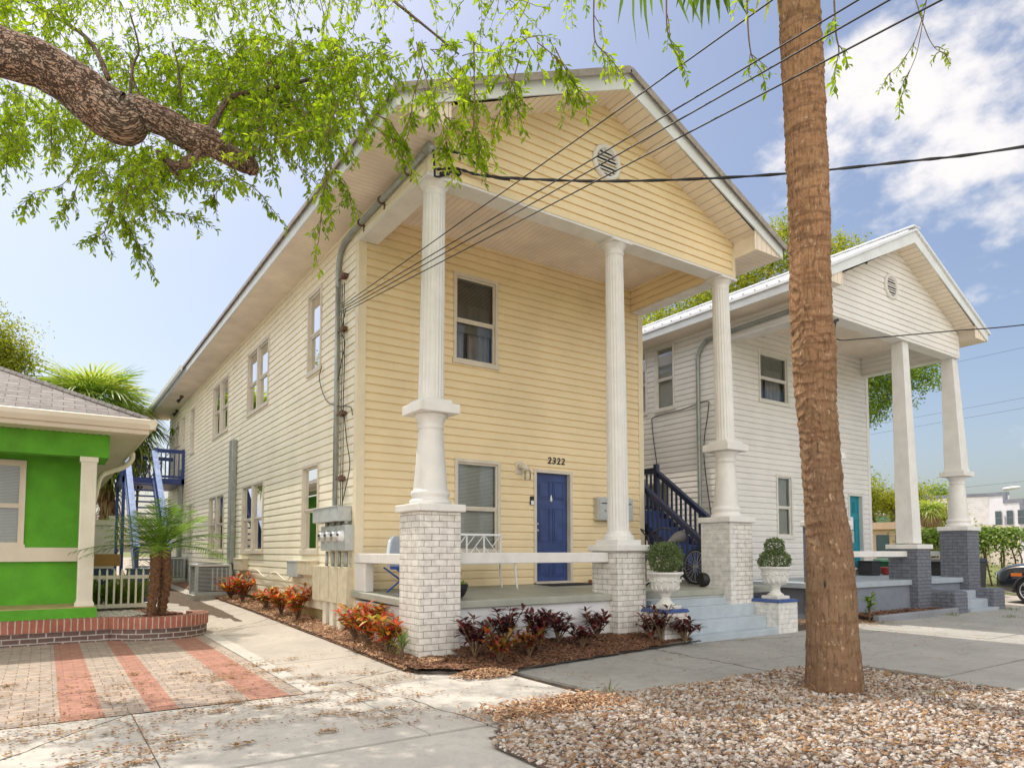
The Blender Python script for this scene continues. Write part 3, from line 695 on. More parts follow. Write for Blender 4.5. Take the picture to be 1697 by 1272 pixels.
def door(root, P, u0, u1, z0, z1, m, fm, handle_left=True):
    f = MB(); fw = .06
    f.ubox(P, u0 - fw, u0, -.10, .045, z0, z1 + fw); f.ubox(P, u1, u1 + fw, -.10, .045, z0, z1 + fw); f.ubox(P, u0, u1, -.10, .042, z1, z1 + fw)
    f.ubox(P, u0 - .03, u1 + .03, -.10, .07, z0 - .04, z0 + .015)
    f.build('door_frame', fm, root)
    d = MB(); o = -.055; W = u1 - u0
    d.ubox(P, u0 + .004, u1 - .004, o - .04, o, z0 + .017, z1 - .004)
    H = z1 - z0
    for a, b in ((.12, .45), (.55, .88)):
        for c, e in ((.05, .27), (.36, .68), (.76, .93)):
            x0, x1, y0, y1 = u0 + a * W, u0 + b * W, z0 + c * H, z0 + e * H
            for q in ((x0, x1, y0, y0 + .012), (x0, x1, y1 - .012, y1), (x0, x0 + .012, y0 + .012, y1 - .012), (x1 - .012, x1, y0 + .012, y1 - .012)):
                d.ubox(P, q[0], q[1], o, o + .009, q[2], q[3])
            i = .045; d.ubox(P, x0 + i, x1 - i, o, o + .012, y0 + i, y1 - i)
    dr = d.build('door', m, root, bevel=.004)
    h = MB(); uh = u0 + .06 if handle_left else u1 - .06
    for zz, rr in ((z0 + H * .47, .028), (z0 + H * .53, .022)):
        h.tube([P(uh, zz, o), P(uh, zz, o + .05)], [rr * .6, rr], 10)
    h.build('handle', M['steel'], dr, smooth=True)
    return dr
def fluted(mb, c, r0, r1, z0, z1, nf=20, lean=(0, 0)):
    n = nf * 4; i0 = len(mb.v); ks = 2
    for k in range(ks):
        t = k / (ks - 1); r = r0 + (r1 - r0) * t; z = z0 + (z1 - z0) * t
        for j in range(n):
            a = 2 * PI * j / n; rr = r * (1 if j % 4 in (0, 1) else (.97 if j % 4 == 2 else .955))
            mb.v.append(V((c[0] + lean[0] * t + rr * math.cos(a), c[1] + lean[1] * t + rr * math.sin(a), z)))
    for j in range(n):
        j2 = (j + 1) % n; mb.f.append((i0 + j, i0 + j2, i0 + n + j2, i0 + n + j)); mb.r.append(0)
def capital(mb, c, z, r):
    mb.lathe((c[0], c[1], 0), [(r, z - .22), (r * 1.04, z - .2), (r * 1.06, z - .17), (r * 1.0, z - .16), (r * 1.02, z - .13), (r * 1.3, z - .06), (r * 1.34, z - .045)], 28)
    s = r * 1.42; mb.box(c[0] - s, c[1] - s, z - .045, c[0] + s, c[1] + s, z)
def pier(root, col_, c, s, z0, z1, m, mw, ct=.10, over=.05):
    p = MB(); p.box(c[0] - s / 2, c[1] - s / 2, z0, c[0] + s / 2, c[1] + s / 2, z1 - ct)
    p.build('pier', m, col_, bevel=.012)
    k = MB(); q = s / 2 + over; k.box(c[0] - q, c[1] - q, z1 - ct, c[0] + q, c[1] + q, z1)
    k.build('pier_cap', mw, col_, bevel=.015)
def pedestal(col_, c, z0, z1, rb, rt, m, mat_):
    p = MB(); p.lathe((c[0], c[1], 0), [(rb * 1.22, z0), (rb * 1.24, z0 + .03), (rb * 1.2, z0 + .06), (rb * 1.08, z0 + .075), (rb * 1.06, z0 + .10), (rb * 1.14, z0 + .12), (rb * 1.16, z0 + .15), (rb * 1.12, z0 + .175), (rb * 1.0, z0 + .19), (rb, z0 + .21),
        (rt, z1 - .36), (rt, z1 - .33), (rt * 1.07, z1 - .32), (rt * 1.08, z1 - .29), (rt * 1.0, z1 - .28), (rt * 1.04, z1 - .25), (rt * 1.25, z1 - .17), (rt * 1.33, z1 - .15), (rt * 1.33, z1 - .13)], 36)
    p.build('pedestal', mat_, col_, smooth=True)
    k = MB(); s = rt * 1.75; k.box(c[0] - s, c[1] - s, z1 - .13, c[0] + s, c[1] + s, z1)
    s = rt * 1.3; k.box(c[0] - s, c[1] - s, z1 + .001, c[0] + s, c[1] + s, z1 + .06)
    k.build('collar', mat_, col_, bevel=.012)
def gable_roof(root, ox, W, y0, y1, ze, za, ov, yg, metal, sof):
    w2 = W / 2; slope = (za - ze) / (w2 + ov)
    top = lambda x: za - slope * abs(x - w2)
    r = MB(); e = ov + .045; th = .06
    for s in (-1, 1):
        a = V((ox + w2, 0, top(w2))); b = V((ox + w2 + s * (w2 + e), 0, top(w2 + w2 + e)))
        poly = [V((p.x, y0 - .05, p.z + d)) for p, d in ((a, 0), (b, 0), (b, -th), (a, -th))]
        r.prism(poly, (0, y1 - y0 + .1, 0))
        if metal:
            y = y0 + .1
            while y < y1:
                p, q = V((a.x, y, a.z + .012)), V((b.x, y, b.z + .012)); r.bar(p, q, .045, .04, (0, 1, 0)); y += .30
    if metal: r.bar((ox + w2, y0 - .06, za + .02), (ox + w2, y1, za + .02), .3, .03)
    rf = r.build('roof', M['roofmetal'] if metal else M['shingle'], root)
    if not metal:
        ed = MB()
        for s in (-1, 1):
            ed.bar((ox + w2, y0 - .058, za - .05), (ox + w2 + s * (w2 + e), y0 - .058, ze - .05 - slope * .045), .014, .10, (0, 0, 1))
            ed.bar((ox + w2 + s * (w2 + e + .008), y0 - .05, ze - .06), (ox + w2 + s * (w2 + e + .008), y1, ze - .06), .016, .07)
        ed.build('roof_edge', M['edge'], rf)
    f = MB(); zs = ze - .25
    for s in (-1, 1):
        X = lambda x: ox + w2 + s * (w2 - x) if s < 0 else ox + x
        Xs = lambda t: ox + w2 + s * t
        a, b = w2 + ov, 0
        f.prism([V((Xs(a), y0, top(w2 + a) - th)), V((Xs(0), y0, za - th)), V((Xs(0), y0, za - .33)), V((Xs(a), y0, zs))], (0, .03, 0))
        x0, x1 = sorted((Xs(a), Xs(a - .03)))
        f.box(x0, y0 + .03, zs, x1, y1, top(w2 + a) - th)
    f.build('fascia', M['fascia'], rf)
    s1, s2 = MB(), MB()
    for s in (-1, 1):
        Xs = lambda t: ox + w2 + s * t
        x0, x1 = sorted((Xs(w2 + ov - .03), Xs(w2)))
        s1.face([(x0, y0 + .03, zs + .004), (x1, y0 + .03, zs + .004), (x1, y1, zs + .004), (x0, y1, zs + .004)])
        zr = za - .31 - slope * w2
        s2.face([(Xs(w2), y0 + .03, zr), (Xs(0), y0 + .03, za - .31), (Xs(0), yg, za - .31), (Xs(w2), yg, zr)])
        s2.face([(Xs(w2), y0 + .03, zs), (Xs(w2), y0 + .03, zr), (Xs(w2), yg, zr), (Xs(w2), yg, zs)])
        s2.face([(Xs(w2 - .05), y0 + .034, zs), (Xs(w2 + ov - .01), y0 + .034, zs), (Xs(w2 + ov - .01), y0 + .034, zs + .08), (Xs(w2 - .05), y0 + .034, zr + .12)])
    s1.build('soffit', M['soffit_y'], rf); s2.build('soffit', sof, rf)
    return rf, top
def gable_vent(root, P, u, z, r):
    v = MB(); n = 36
    ring = [(r, 0), (r, .03), (r * .93, .05), (r * .80, .05), (r * .74, .025), (r * .72, .0)]
    for (a, oa), (b, ob) in zip(ring, ring[1:]):
        for j in range(n):
            t0, t1 = 2 * PI * j / n, 2 * PI * (j + 1) / n
            v.face([P(u + a * math.cos(t0), z + a * math.sin(t0), oa + .02), P(u + a * math.cos(t1), z + a * math.sin(t1), oa + .02), P(u + b * math.cos(t1), z + b * math.sin(t1), ob + .02), P(u + b * math.cos(t0), z + b * math.sin(t0), ob + .02)])
    k = -.6
    while k < .65:
        h = math.sqrt(max(0, .72 ** 2 - k * k)) * r
        zz = z + k * r
        v.face([P(u - h, zz - .012, .055), P(u + h, zz - .012, .055), P(u + h, zz + .026, .03), P(u - h, zz + .026, .03)])
        v.ubox(P, u - h, u + h, .05, .057, zz - .018, zz - .008); k += .2
    vent = v.build('gable_vent', M['white'], root)
    b = MB(); b.face([P(u + .72 * r * math.cos(2 * PI * j / n), z + .72 * r * math.sin(2 * PI * j / n), .024) for j in range(n)])
    b.build('vent_back', M['dark'], vent)
def shell(root, ox, W, y1, sm_front, sm_side, trim, op_f, op_l, zg, ztop, zbeam, top, yg=-2.4):
    """front wall, side walls, gable, beams, ceiling of a two-storey porch house"""
    PF = lambda u, z, o: V((ox + u, -o, z)); PL = lambda u, z, o: V((ox - o, u, z)); PR = lambda u, z, o: V((ox + W + o, u, z))
    PG = lambda u, z, o: V((ox + u, yg - o, z)); PB = lambda u, z, o: V((ox + u, y1 + o, z))
    a = MB(); siding(a, PF, .10, W - .10, zg, 6.95, op_f, zbase=.4); a.build('wall', sm_front, root)
    a = MB(); siding(a, PL, .10, y1, zg - .35, ztop, op_l, zbase=.4); siding(a, PL, yg, .10, zbeam, ztop, (), zbase=.4); a.build('wall', sm_side, root)
    a = MB(); siding(a, PR, .10, y1, zg - .35, ztop, (), zbase=.4); siding(a, PR, yg, .10, zbeam, ztop, (), zbase=.4); a.build('wall', sm_side, root)
    a = MB(); siding(a, PB, 0, W, zg - .35, ztop, (), zbase=.4); a.face([PB(0, ztop, 0), PB(W, ztop, 0), PB(W / 2, top(W / 2) - .1, 0)]); a.build('wall', sm_side, root)
    w2 = W / 2; sl = (top(w2) - top(0)) / w2
    clip = lambda z: (0, W) if z < top(0) - .31 else ((z - (top(0) - .31)) / sl, W - (z - (top(0) - .31)) / sl)
    a = MB(); siding(a, PG, 0, W, zbeam, top(w2) - .32, (), clip=clip, zbase=.4)
    a.build('gable', sm_front, root)
    for x0, x1 in ((ox - .035, ox + .10), (ox + W - .10, ox + W + .035)):
        t = MB(); t.box(x0, -.035, zg - .3, x1, .10, zbeam if x0 < ox else 6.9); t.build('corner_trim', trim, root)
    for x in (ox - .03, ox + W - .05): t = MB(); t.box(x, yg - .034, zbeam, x + .08, yg + .04, ztop + .15); t.build('corner_trim', trim, root)
    b = MB(); bw = .28
    b.box(ox - .028, yg - .028, zbeam - .03, ox + W + .028, yg + bw, zbeam + .004)
    b.box(ox - .028, yg + bw, zbeam - .03, ox + bw, -.04, zbeam + .004); b.box(ox + W - bw, yg + bw, zbeam - .03, ox + W + .028, -.04, zbeam + .004)
    b.build('beam', M['white'], root)
    # inner faces of the beams, sided
    i = MB()
    PI1 = lambda u, z, o: V((ox + bw + o, u, z)); PI2 = lambda u, z, o: V((ox + W - bw - o, u, z)); PI3 = lambda u, z, o: V((ox + u, yg + bw + o, z))
    siding(i, PI1, yg + bw, -.03, zbeam, 6.93, (), zbase=.4); siding(i, PI2, yg + bw, -.03, zbeam, 6.93, (), zbase=.4); siding(i, PI3, bw, W - bw, zbeam, 6.93, (), zbase=.4)
    i.build('beam_lining', sm_front, root)
    c = MB(); c.face([(ox + bw, yg + bw, 6.93), (ox + W - bw, yg + bw, 6.93), (ox + W - bw, 0, 6.93), (ox + bw, 0, 6.93)])
    c.build('porch_ceiling', M['soffit_x'], root)
    return PF, PL, PG

# ---- yellow house
W1 = 6.29
H1 = thing('yellow_house', 'two-storey yellow clapboard house with tall white porch columns and blue door', 'house', (0, 0, 0))
UPW = [(1.755, 2.547, 0), (5.32, 7.265, 1), (9.39, 11.49, 1), (14.54, 15.27, 0), (16.45, 17.1, 0)]
LOW = [(1.775, 2.72, 0), (5.54, 7.55, 1), (9.68, 11.73, 1), (14.47, 15.39, 0)]
op_l = [(a, b, 4.76, 6.30) for a, b, _ in UPW] + [(a, b, 1.41, 3.034) for a, b, _ in LOW] + [(17.75, 18.75, 4.0, 6.2)]
op_f = [(1.718, 2.64, 4.755, 6.335), (1.753, 2.70, 1.40, 3.034), (3.45, 4.375, .8, 2.96)]
rf1, top1 = gable_roof(H1, 0, W1, -2.95, 20.9, 7.06, 8.87, .725, -2.4, False, M['soffit_r'])
PF, PL, PG = shell(H1, 0, W1, 20.3, M['yellow'], M['cream'], M['trim'], op_f, op_l, .75, 6.82, 6.46, top1)
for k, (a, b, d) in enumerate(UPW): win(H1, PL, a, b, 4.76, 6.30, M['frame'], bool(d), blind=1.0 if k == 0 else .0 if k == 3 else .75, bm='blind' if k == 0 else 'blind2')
for k, (a, b, d) in enumerate(LOW): win(H1, PL, a, b, 1.41, 3.034, M['frame'], bool(d), blind=1.0 if k != 1 else .55, curtain=(k == 1))
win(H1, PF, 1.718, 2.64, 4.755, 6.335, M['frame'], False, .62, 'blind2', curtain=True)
win(H1, PF, 1.753, 2.70, 1.40, 3.034, M['frame'], False, 1.0, 'blind')
door(H1, PF, 3.51, 4.315, .84, 2.90, M['blue'], M['frame'])
door(H1, PL, 17.8, 18.7, 4.02, 6.14, M['plastic'], M['frame'])
gable_vent(H1, PG, 3.147, 7.61, .29)
g = MB(); g.prism([V((-.8 - .03, 12, 6.98)), V((-.79 - .11, 12, 6.98)), V((-.79 - .10, 12, 6.86)), V((-.79 - .04, 12, 6.82))], (0, 8.9, 0)); g.build('gutter', M['fascia'], H1)
fl = MB(); fl.hexa([(x, y, z + (.805 - .045 * (-y / 2.4))) for z in (-.1, 0) for y in (-2.42, .0) for x in (-.08, 7.5)])
fl.build('porch_floor', M['floor'], H1, bevel=.012)
fo = MB(); fo.box(-.02, -2.36, -.1, 6.3, -.02, .655); fo.box(-.028, -2.368, .36, 6.3, -2.2, .374); fo.build('foundation', M['found'], H1)
fs = MB(); fs.box(.05, .06, -.1, W1 - .05, 20.2, .55); fs.build('foundation', M['tan'], H1)
for i, (cx, lean) in enumerate(((.13, .03), (3.50, -.04), (6.17, -.06))):
    c = (cx, -2.25); s = MB()
    lo = 1.55 if i == 1 else 3.36
    if i == 1: fluted(s, c, .175, .145, lo + .12, 6.26, lean=(lean, 0))
    else: fluted(s, c, .172, .15, lo + .05, 6.26, lean=(lean, 0))
    capital(s, (cx + lean, c[1]), 6.43, .15)
    if i == 1:
        s.lathe((cx, c[1], 0), [(.25, 1.60), (.25, 1.65), (.215, 1.68), (.19, 1.73)], 32); s.box(cx - .25, c[1] - .25, 1.51, cx + .25, c[1] + .25, 1.60)
    cm = s.build('porch_column', M['white'], H1)
    zt = 2.03 if i != 1 else 1.52
    if i != 1: pedestal(cm, c, zt, 3.36, .225, .165, None, M['white'])
    pier(H1, cm, c, .60 if i < 2 else .63, -.1, zt, M['brick_w'] if i < 2 else M['brick_w'], M['white'])
    if i == 2:
        p = MB(); p.box(cx - .318, c[1] - .322, .2, cx - .2, c[1] + .31, 1.925); p.box(cx - .322, c[1] - .30, .2, cx - .316, c[1] + .318, 1.92); p.build('plaster_strip', M['brick_p'], cm)
rb = MB(); rb.box(.43, -2.36, 1.25, 3.19, -2.16, 1.40); rb.build('rail_beam', M['white'], H1, bevel=.01)
rb = MB(); rb.box(-.06, -1.95, 1.24, .14, -.04, 1.385); rb.box(-.04, -.46, .80, .10, -.04, 1.238); rb.build('rail_beam', M['white'], H1, bevel=.01)
for k, (y, z, x0, x1) in enumerate(((-2.63, .50, 4.22, 6.43), (-2.87, .30, 4.22, 6.43), (-3.10, .10, 4.22, 6.43))):
    s = MB(); s.box(x0, y, -.1 if k == 2 else z - .23, x1, -2.30, z); s.build('step', M['step'], H1, bevel=.012)
s = MB(); s.box(4.0, -2.47, .5, 5.85, -2.30, .62); s.build('step', M['step'], H1)
for x0, x1, y0, y1, z, m in ((3.70, 4.22, -3.04, -2.2, .53, 'brick_w'), (6.43, 6.97, -3.12, -2.2, .58, 'brick_p')):
    s = MB(); s.box(x0, y0, -.1, x1, y1, z - .05); sw = s.build('stair_wall', M[m], H1, bevel=.02)
    s = MB(); s.hexa([(x, y, zz) for zz, g_ in ((z - .05, .02), (z, -.005)) for y in (y0 - g_, y1) for x in (x0 - g_, x1 + g_)]); s.build('wall_cap', M['bluecap'], sw, bevel=.01)
s = MB(); s.box(6.52, -2.44, .58, 6.57, -2.40, 1.02)
for k in range(7): s.box(6.495, -2.445, .66 + k * .055, 6.52, -2.43, .675 + k * .055)
s.prism([(6.505, -2.44, 1.02), (6.585, -2.44, 1.02), (6.545, -2.44, 1.06)], (0, .04, 0)); s.build('railing_bracket', M['bluecap'], H1)
# house number 2322
cu = bpy.data.curves.new('num', 'FONT'); cu.body = '2322'; cu.size = .175; cu.extrude = .006; cu.shear = .12; cu.space_character = 1.12; cu.offset = .0035
to = bpy.data.objects.new('num', cu); col.objects.link(to); bpy.context.view_layer.update()
dg = bpy.context.evaluated_depsgraph_get(); me = bpy.data.meshes.new_from_object(to.evaluated_get(dg)); bpy.data.objects.remove(to)
no = bpy.data.objects.new('house_number', me); col.objects.link(no); no.parent = H1; me.materials.clear(); me.materials.append(M['black'])
xs = [v.co.x for v in me.vertices]; wd = max(xs) - min(xs)
for v in me.vertices: v.co.x = (v.co.x - min(xs)) * (.42 / wd)
no.rotation_euler = (PI / 2, 0, 0); no.location = (3.775, -.026, 3.085)

# ---- white house
OX, W2 = 9.16, 6.16
H2 = thing('white_house', 'two-storey white clapboard house with metal roof, slate piers and teal door', 'house', (OX, 0, 0))
UP2 = [(1.63, 2.33, 5.10, 6.80), (2.6, 3.3, 5.10, 6.80), (6, 7, 5.1, 6.7), (10, 11, 5.1, 6.7)]
LO2 = [(1.9, 2.75, 1.6, 3.25), (6, 7, 1.6, 3.2)]
f2 = [(1.14, 2.36, 5.13, 6.37), (1.75, 2.42, 1.78, 3.34), (5.0, 5.72, .95, 3.0)]
rf2, top2 = gable_roof(H2, OX, W2, -2.87, 20.9, 7.08, 8.83, .625, -2.4, True, M['soffit_r'])
PF2, PL2, PG2 = shell(H2, OX, W2, 20.3, M['white_vinyl'], M['white_vinyl'], M['white_vinyl'], f2, UP2 + LO2, .75, 6.84, 6.42, top2)
for a, b, c, d in UP2: win(H2, PL2, a, b, c, d, M['frame_w'], False, 1.0, 'blind')
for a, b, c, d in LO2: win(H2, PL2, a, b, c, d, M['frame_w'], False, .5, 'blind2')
win(H2, PF2, 1.14, 2.36, 5.13, 6.37, M['frame_w'], False, .47, 'blind', curtain=True)
win(H2, PF2, 1.75, 2.42, 1.78, 3.34, M['frame_w'], False, 1.0, 'blind')
door(H2, PF2, 5.05, 5.68, .95, 2.95, M['teal'], M['frame_w'])
gable_vent(H2, PG2, 2.82, 7.55, .30)
fl = MB(); fl.box(OX - .15, -2.42, .64, OX + W2 + .45, 0, .76); fl.build('porch_floor', M['stepg'], H2, bevel=.012)
fo = MB(); fo.box(OX - .05, -2.36, -.1, OX + 3.4, -.02, .638); fo.build('foundation', M['slategrey'], H2)
fo = MB(); fo.box(OX + 3.4, -2.34, -.1, OX + W2 + .3, -.02, .636); fo.box(OX, .05, -.1, OX + W2, 20.2, .5); fo.build('foundation', M['slategrey'], H2)
for i, cx in enumerate((OX + .25, 12.85, 15.45)):
    c = (cx, -2.22); s = MB(); x = cx - .14 if i == 1 else cx - .2
    if i == 1: a, b, z0 = .20, .135, 1.60
    else: a, b, z0 = .21, .14, 3.47
    s.hexa([(q + d * w, c[1] + e * w, z) for z, w, q in ((z0, a, cx), (6.39, b, x)) for e in (-1, 1) for d in (-1, 1)])
    cm = s.build('porch_column', M['white'], H2, bevel=.008)
    zt = 1.58 if i == 1 else 2.05
    if i != 1: pedestal(cm, c, zt, 3.47, .24, .17, None, M['white'])
    else:
        pass
    pier(H2, cm, c, .66, -.1, zt, M['brick_g'], M['white'], .11, .04)
rb = MB(); rb.box(OX + .58, -2.33, 1.29, 12.55, -2.13, 1.42); rb.build('rail_beam', M['white'], H2, bevel=.01)
rb = MB(); rb.box(15.4, -1.9, 1.29, 15.58, -.06, 1.42); rb.build('rail_beam', M['white'], H2, bevel=.01)
for x0, x1, y1_ in ((13.15, 13.75, -2.22), (15.2, 15.8, -2.22)):
    s = MB(); s.box(x0, -3.08, -.1, x1, y1_, .5); s.build('stair_wall', M['brick_g'], H2, bevel=.05)
for y, z in ((-2.66, .45), (-2.92, .26)):
    s = MB(); s.box(13.75, y, -.1, 15.2, -2.40, z); s.build('step', M['stepg'], H2, bevel=.012)
s = MB(); s.box(13.75, -3.12, -.1, 15.3, -2.9, .07); s.build('step', M['stepg'], H2, bevel=.012)
# planting bed with kerb before the white house
mb = MB()
mb.hexa([(x, y, z) for z in (-.05, .13) for (x, y) in ((9.7, -3.12), (13.2, -3.10), (9.7, -2.98), (13.2, -2.96))])
tag(mb.build('bed_kerb', M['curbgrey'], bevel=.02), 'low grey painted concrete kerb round the leaf bed of the white house', 'kerb')
sheet('soil', 9.75, 13.1, -2.98, -2.36, M['soil'], .06, .3)
chips('leaf_litter', 1200, lambda: (U(9.75, 13.1), U(-2.97, -2.38)), lambda x, y: .07 + ground_z(x, y), M['chips_d'], L=(.03, .08), W=(.012, .03), lift=.04, kindlabel='brown leaves filling the kerbed bed before the slate foundation', cat='leaf litter')
# ------------------------------------------------------------------ blue stairs
def railing(root, a, b, h, m, gap=.13, bw=.035, top=(.12, .045), name='railing', posts=()):
    """one sloped or level railing from a to b (floor line), balusters between two rails"""
    a, b = V(a), V(b); mb = MB(); up = V((0, 0, h)); L = (b - a).length
    mb.bar(a + up, b + up, *top); mb.bar(a + V((0, 0, h - .07)), b + V((0, 0, h - .07)), .04, .08); mb.bar(a + V((0, 0, .10)), b + V((0, 0, .10)), .04, .08)
    n = max(2, int((V((b.x, b.y, 0)) - V((a.x, a.y, 0))).length / gap))
    for k in range(1, n):
        p = a.lerp(b, k / n); mb.box(p.x - bw / 2, p.y - bw / 2, p.z + .10, p.x + bw / 2, p.y + bw / 2, p.z + h - .05)
    r = mb.build(name, m, root)
    for p in posts:
        q = MB(); q.box(p[0] - .05, p[1] - .05, p[2], p[0] + .05, p[1] + .05, p[3]); q.build('newel_post', m, r)
    return r
ST = thing('side_staircase', 'navy blue wooden staircase climbing between the yellow and the white house', 'staircase', (6.9, -1.4, .78))
sl = .764
for x, ps in ((6.42, [(6.42, .12, .7, 2.95), (6.42, -1.5, .7, 1.66)]), (7.42, [(7.42, .66, 1.2, 3.40), (7.42, -1.5, .7, 1.6)])):
    y1 = .6
    railing(ST, (x, -1.5, .66), (x, y1, .66 + sl * 2.1), .95, M['navy'], posts=ps)
railing(ST, (7.42, .7, 2.32), (7.42, 1.9, 2.32), .98, M['navy'], posts=[(7.42, 1.9, 0, 3.4)])
mb = MB()
for x in (6.47, 7.37): mb.bar((x, -1.55, .62), (x, .7, .62 + sl * 2.25), .05, .28)
mb.build('stringer', M['navy'], ST)
for k in range(8):
    mb = MB(); y = -1.38 + k * .262; z = .80 + (k + 1) * .19
    mb.box(6.44, y, z - .04, 7.40, y + .29, z); mb.box(6.5, y + .015, z - .19, 7.34, y + .035, z - .04); mb.build('tread', M['navy2'], ST)
mb = MB(); mb.box(6.42, .68, 2.28, 7.46, 1.95, 2.34); mb.build('landing', M['navy'], ST)
mb = MB(); mb.box(6.4, -.22, 0, 7.5, 0.02, .7); mb.build('skirt_board', M['navy2'], ST)
BL = thing('rear_balcony', 'blue wooden balcony with stairs running down along the far end of the yellow house', 'balcony', (-1, 17, .3))
mb = MB(); mb.box(-1.95, 16.4, 3.78, -.02, 19.6, 3.98); mb.build('deck', M['navy2'], BL)
railing(BL, (-.92, 16.45, 3.95), (-.06, 16.45, 3.95), 1.05, M['navy2'], posts=[(-.06, 16.45, 3.8, 5.05), (-.95, 16.45, 3.8, 5.05)])
railing(BL, (-1.9, 18.9, 3.95), (-.06, 18.9, 3.95), 1.05, M['navy2']); railing(BL, (-1.9, 16.45, 3.95), (-1.9, 18.9, 3.95), 1.05, M['navy2'], posts=[(-1.9, 16.45, .3, 5.05), (-1.9, 18.9, .3, 5.05)])
for x in (-1.85, -1.0):
    railing(BL, (x, 16.4, 3.9), (x, 12.3, .5), .95, M['navy2'], top=(.16, .05), posts=[(x, 12.3, .2, 1.5)])
    mb = MB(); mb.bar((x, 16.4, 3.85), (x, 12.2, .37), .06, .3); mb.bar((x, 16.42, 4.935), (x, 12.28, 1.525), .17, .03); mb.build('stringer', M['sunblue'], BL)
for k in range(16):
    mb = MB(); y = 12.35 + k * .253; z = .55 + k * .212; mb.box(-1.83, y, z - .04, -1.02, y + .28, z); mb.build('tread', M['navy2'], BL)

# ------------------------------------------------------------------ fittings on the yellow house
t = thing('electric_meter_bank', 'bank of four grey electric meters over four breaker boxes on the side wall', 'electric meters', (0, .7, .6))
mb = MB(); mb.box(-.26, .15, 1.90, -.03, 1.38, 2.13); mb.box(-.27, .14, 2.13, -.03, 1.39, 2.145); mb.build('wireway', M['greybox'], t, bevel=.006)
for k in range(4):
    y = .03 + k * .30
    mb = MB(); mb.box(-.17, y, 1.43, -.03, y + .28, 1.84); mt = mb.build('meter_socket', M['greybox'], t, bevel=.012)
    g = MB(); g.tube([(-.17, y + .14, 1.66), (-.185, y + .14, 1.66), (-.19, y + .14, 1.66), (-.235, y + .14, 1.66), (-.25, y + .14, 1.66)], [.095, .095, .08, .074, .05], 20); g.build('meter_glass', M['plastic'] if k == 0 else M['steel'], mt, smooth=True)
    g = MB(); g.box(-.257, y + .10, 1.665, -.251, y + .18, 1.70); g.build('meter_dial', M['dark'], mt)
    mb = MB(); mb.tube([(-.10, y + .14, 1.42), (-.10, y + .14, 1.22), (-.10, y + .16, 1.17)], [.026, .026, .03], 10); mb.build('conduit', M['galv'], t, smooth=True); mb = MB(); mb.tube([(-.12, y + .10, 1.905), (-.12, y + .10, 1.835)], .035, 10); mb.build('nipple', M['galv'], mt, smooth=True)
    y = .01 + k * .415
    mb = MB(); mb.box(-.16, y, .58, -.03, y + .385, 1.17); bx = mb.build('breaker_box', M['tanbox'], t, bevel=.008)
    if k < 3:
        mb = MB(); y = .35 + k * .34; mb.box(-.12, y, .12, -.03, y + .17, .578); mb.build('cable_duct', M['ivory'], t, bevel=.006)
for (y0, y1, z0, z1, d, m, lab) in ((2.62, 3.3, .93, 1.24, .13, 'greybox', 'pale grey telephone box low on the side wall'), (1.75, 2.58, .99, 1.25, .15, 'tanbox', 'tan utility box between the breaker boxes and the grey telephone box'), (6.85, 7.75, .96, 1.24, .16, 'tanbox', 'tan junction box beside the tall galvanised riser pipe'), (1.5, 1.72, .72, 1.0, .10, 'ivory', 'small upright white cable box beside the breaker boxes'), (15.9, 16.1, 1.35, 1.55, .08, 'tanbox', 'small yellowish box far back on the side wall')):
    mb = MB(); mb.box(-d, y0, z0, -.02, y1, z1); mb.box(-d - .008, y0 - .008, z1 - .03, -.02, y1 + .008, z1 + .006)
    tag(mb.build('utility_box', M[m], bevel=.008), lab, 'utility box', 'utility boxes on the side wall')
def pipe(pts, r, m, name, lab, cat='pipe', group=None, brackets=0, n=12):
    mb = MB(); mb.tube(pts, r, n); o = tag(mb.build(name, m, smooth=True), lab, cat, group)
    return o
cp = [(-.075, .80, 2.12), (-.075, .80, 5.9), (-.075, .79, 6.25), (-.075, .70, 6.48), (-.075, .50, 6.60), (-.075, .2, 6.63), (-.075, -2.46, 6.70)]
o = pipe(spline(cp[1:5], 6)[:-1] + cp[4:], .045, M['galv'], 'service_conduit', 'thick galvanised conduit rising from the meters and bending along the beam', 'conduit')
mb = MB(); mb.tube([(-.075, .80, 2.12), (-.075, .80, 5.95)], .042, 12); mb.build('riser', M['galv'], o, smooth=True)
for p in ((-.075, -1.9, 6.685), (-.075, -1.0, 6.665), (-.075, -.2, 6.642)):
    mb = MB(); mb.tube([(p[0], p[1] - .02, p[2]), (p[0], p[1] + .02, p[2])], .06, 12); mb.box(-.03, p[1] - .02, p[2] - .13, -.015, p[1] + .02, p[2] + .1); mb.build('clamp', M['rust'], o)
mb = MB(); mb.tube([(-.075, -2.42, 6.70), (-.075, -2.56, 6.70), (-.05, -2.62, 6.64)], [.045, .075, .05], 12); mb.build('weatherhead', M['galv'], o, smooth=True)
for z, lab in ((6.02, 'topmost rusty insulator bracket on the side wall'), (5.12, 'rusty insulator bracket where the four wires meet the conduit'), (3.70, 'rusty insulator bracket halfway down the conduit'), (2.62, 'lowest rusty insulator bracket just above the meters')):
    mb = MB(); mb.box(-.11, .45, z - .03, -.02, .60, z + .03); mb.lathe((-.08, .52, z), [(.02, -.06), (.034, -.045), (.034, .04), (.02, .055)], 10); mb.bar((-.08, .62, z), (-.08, .8, z), .02)
    tag(mb.build('insulator_bracket', M['rust']), lab, 'bracket', 'insulator brackets beside the conduit')
random.seed(3)
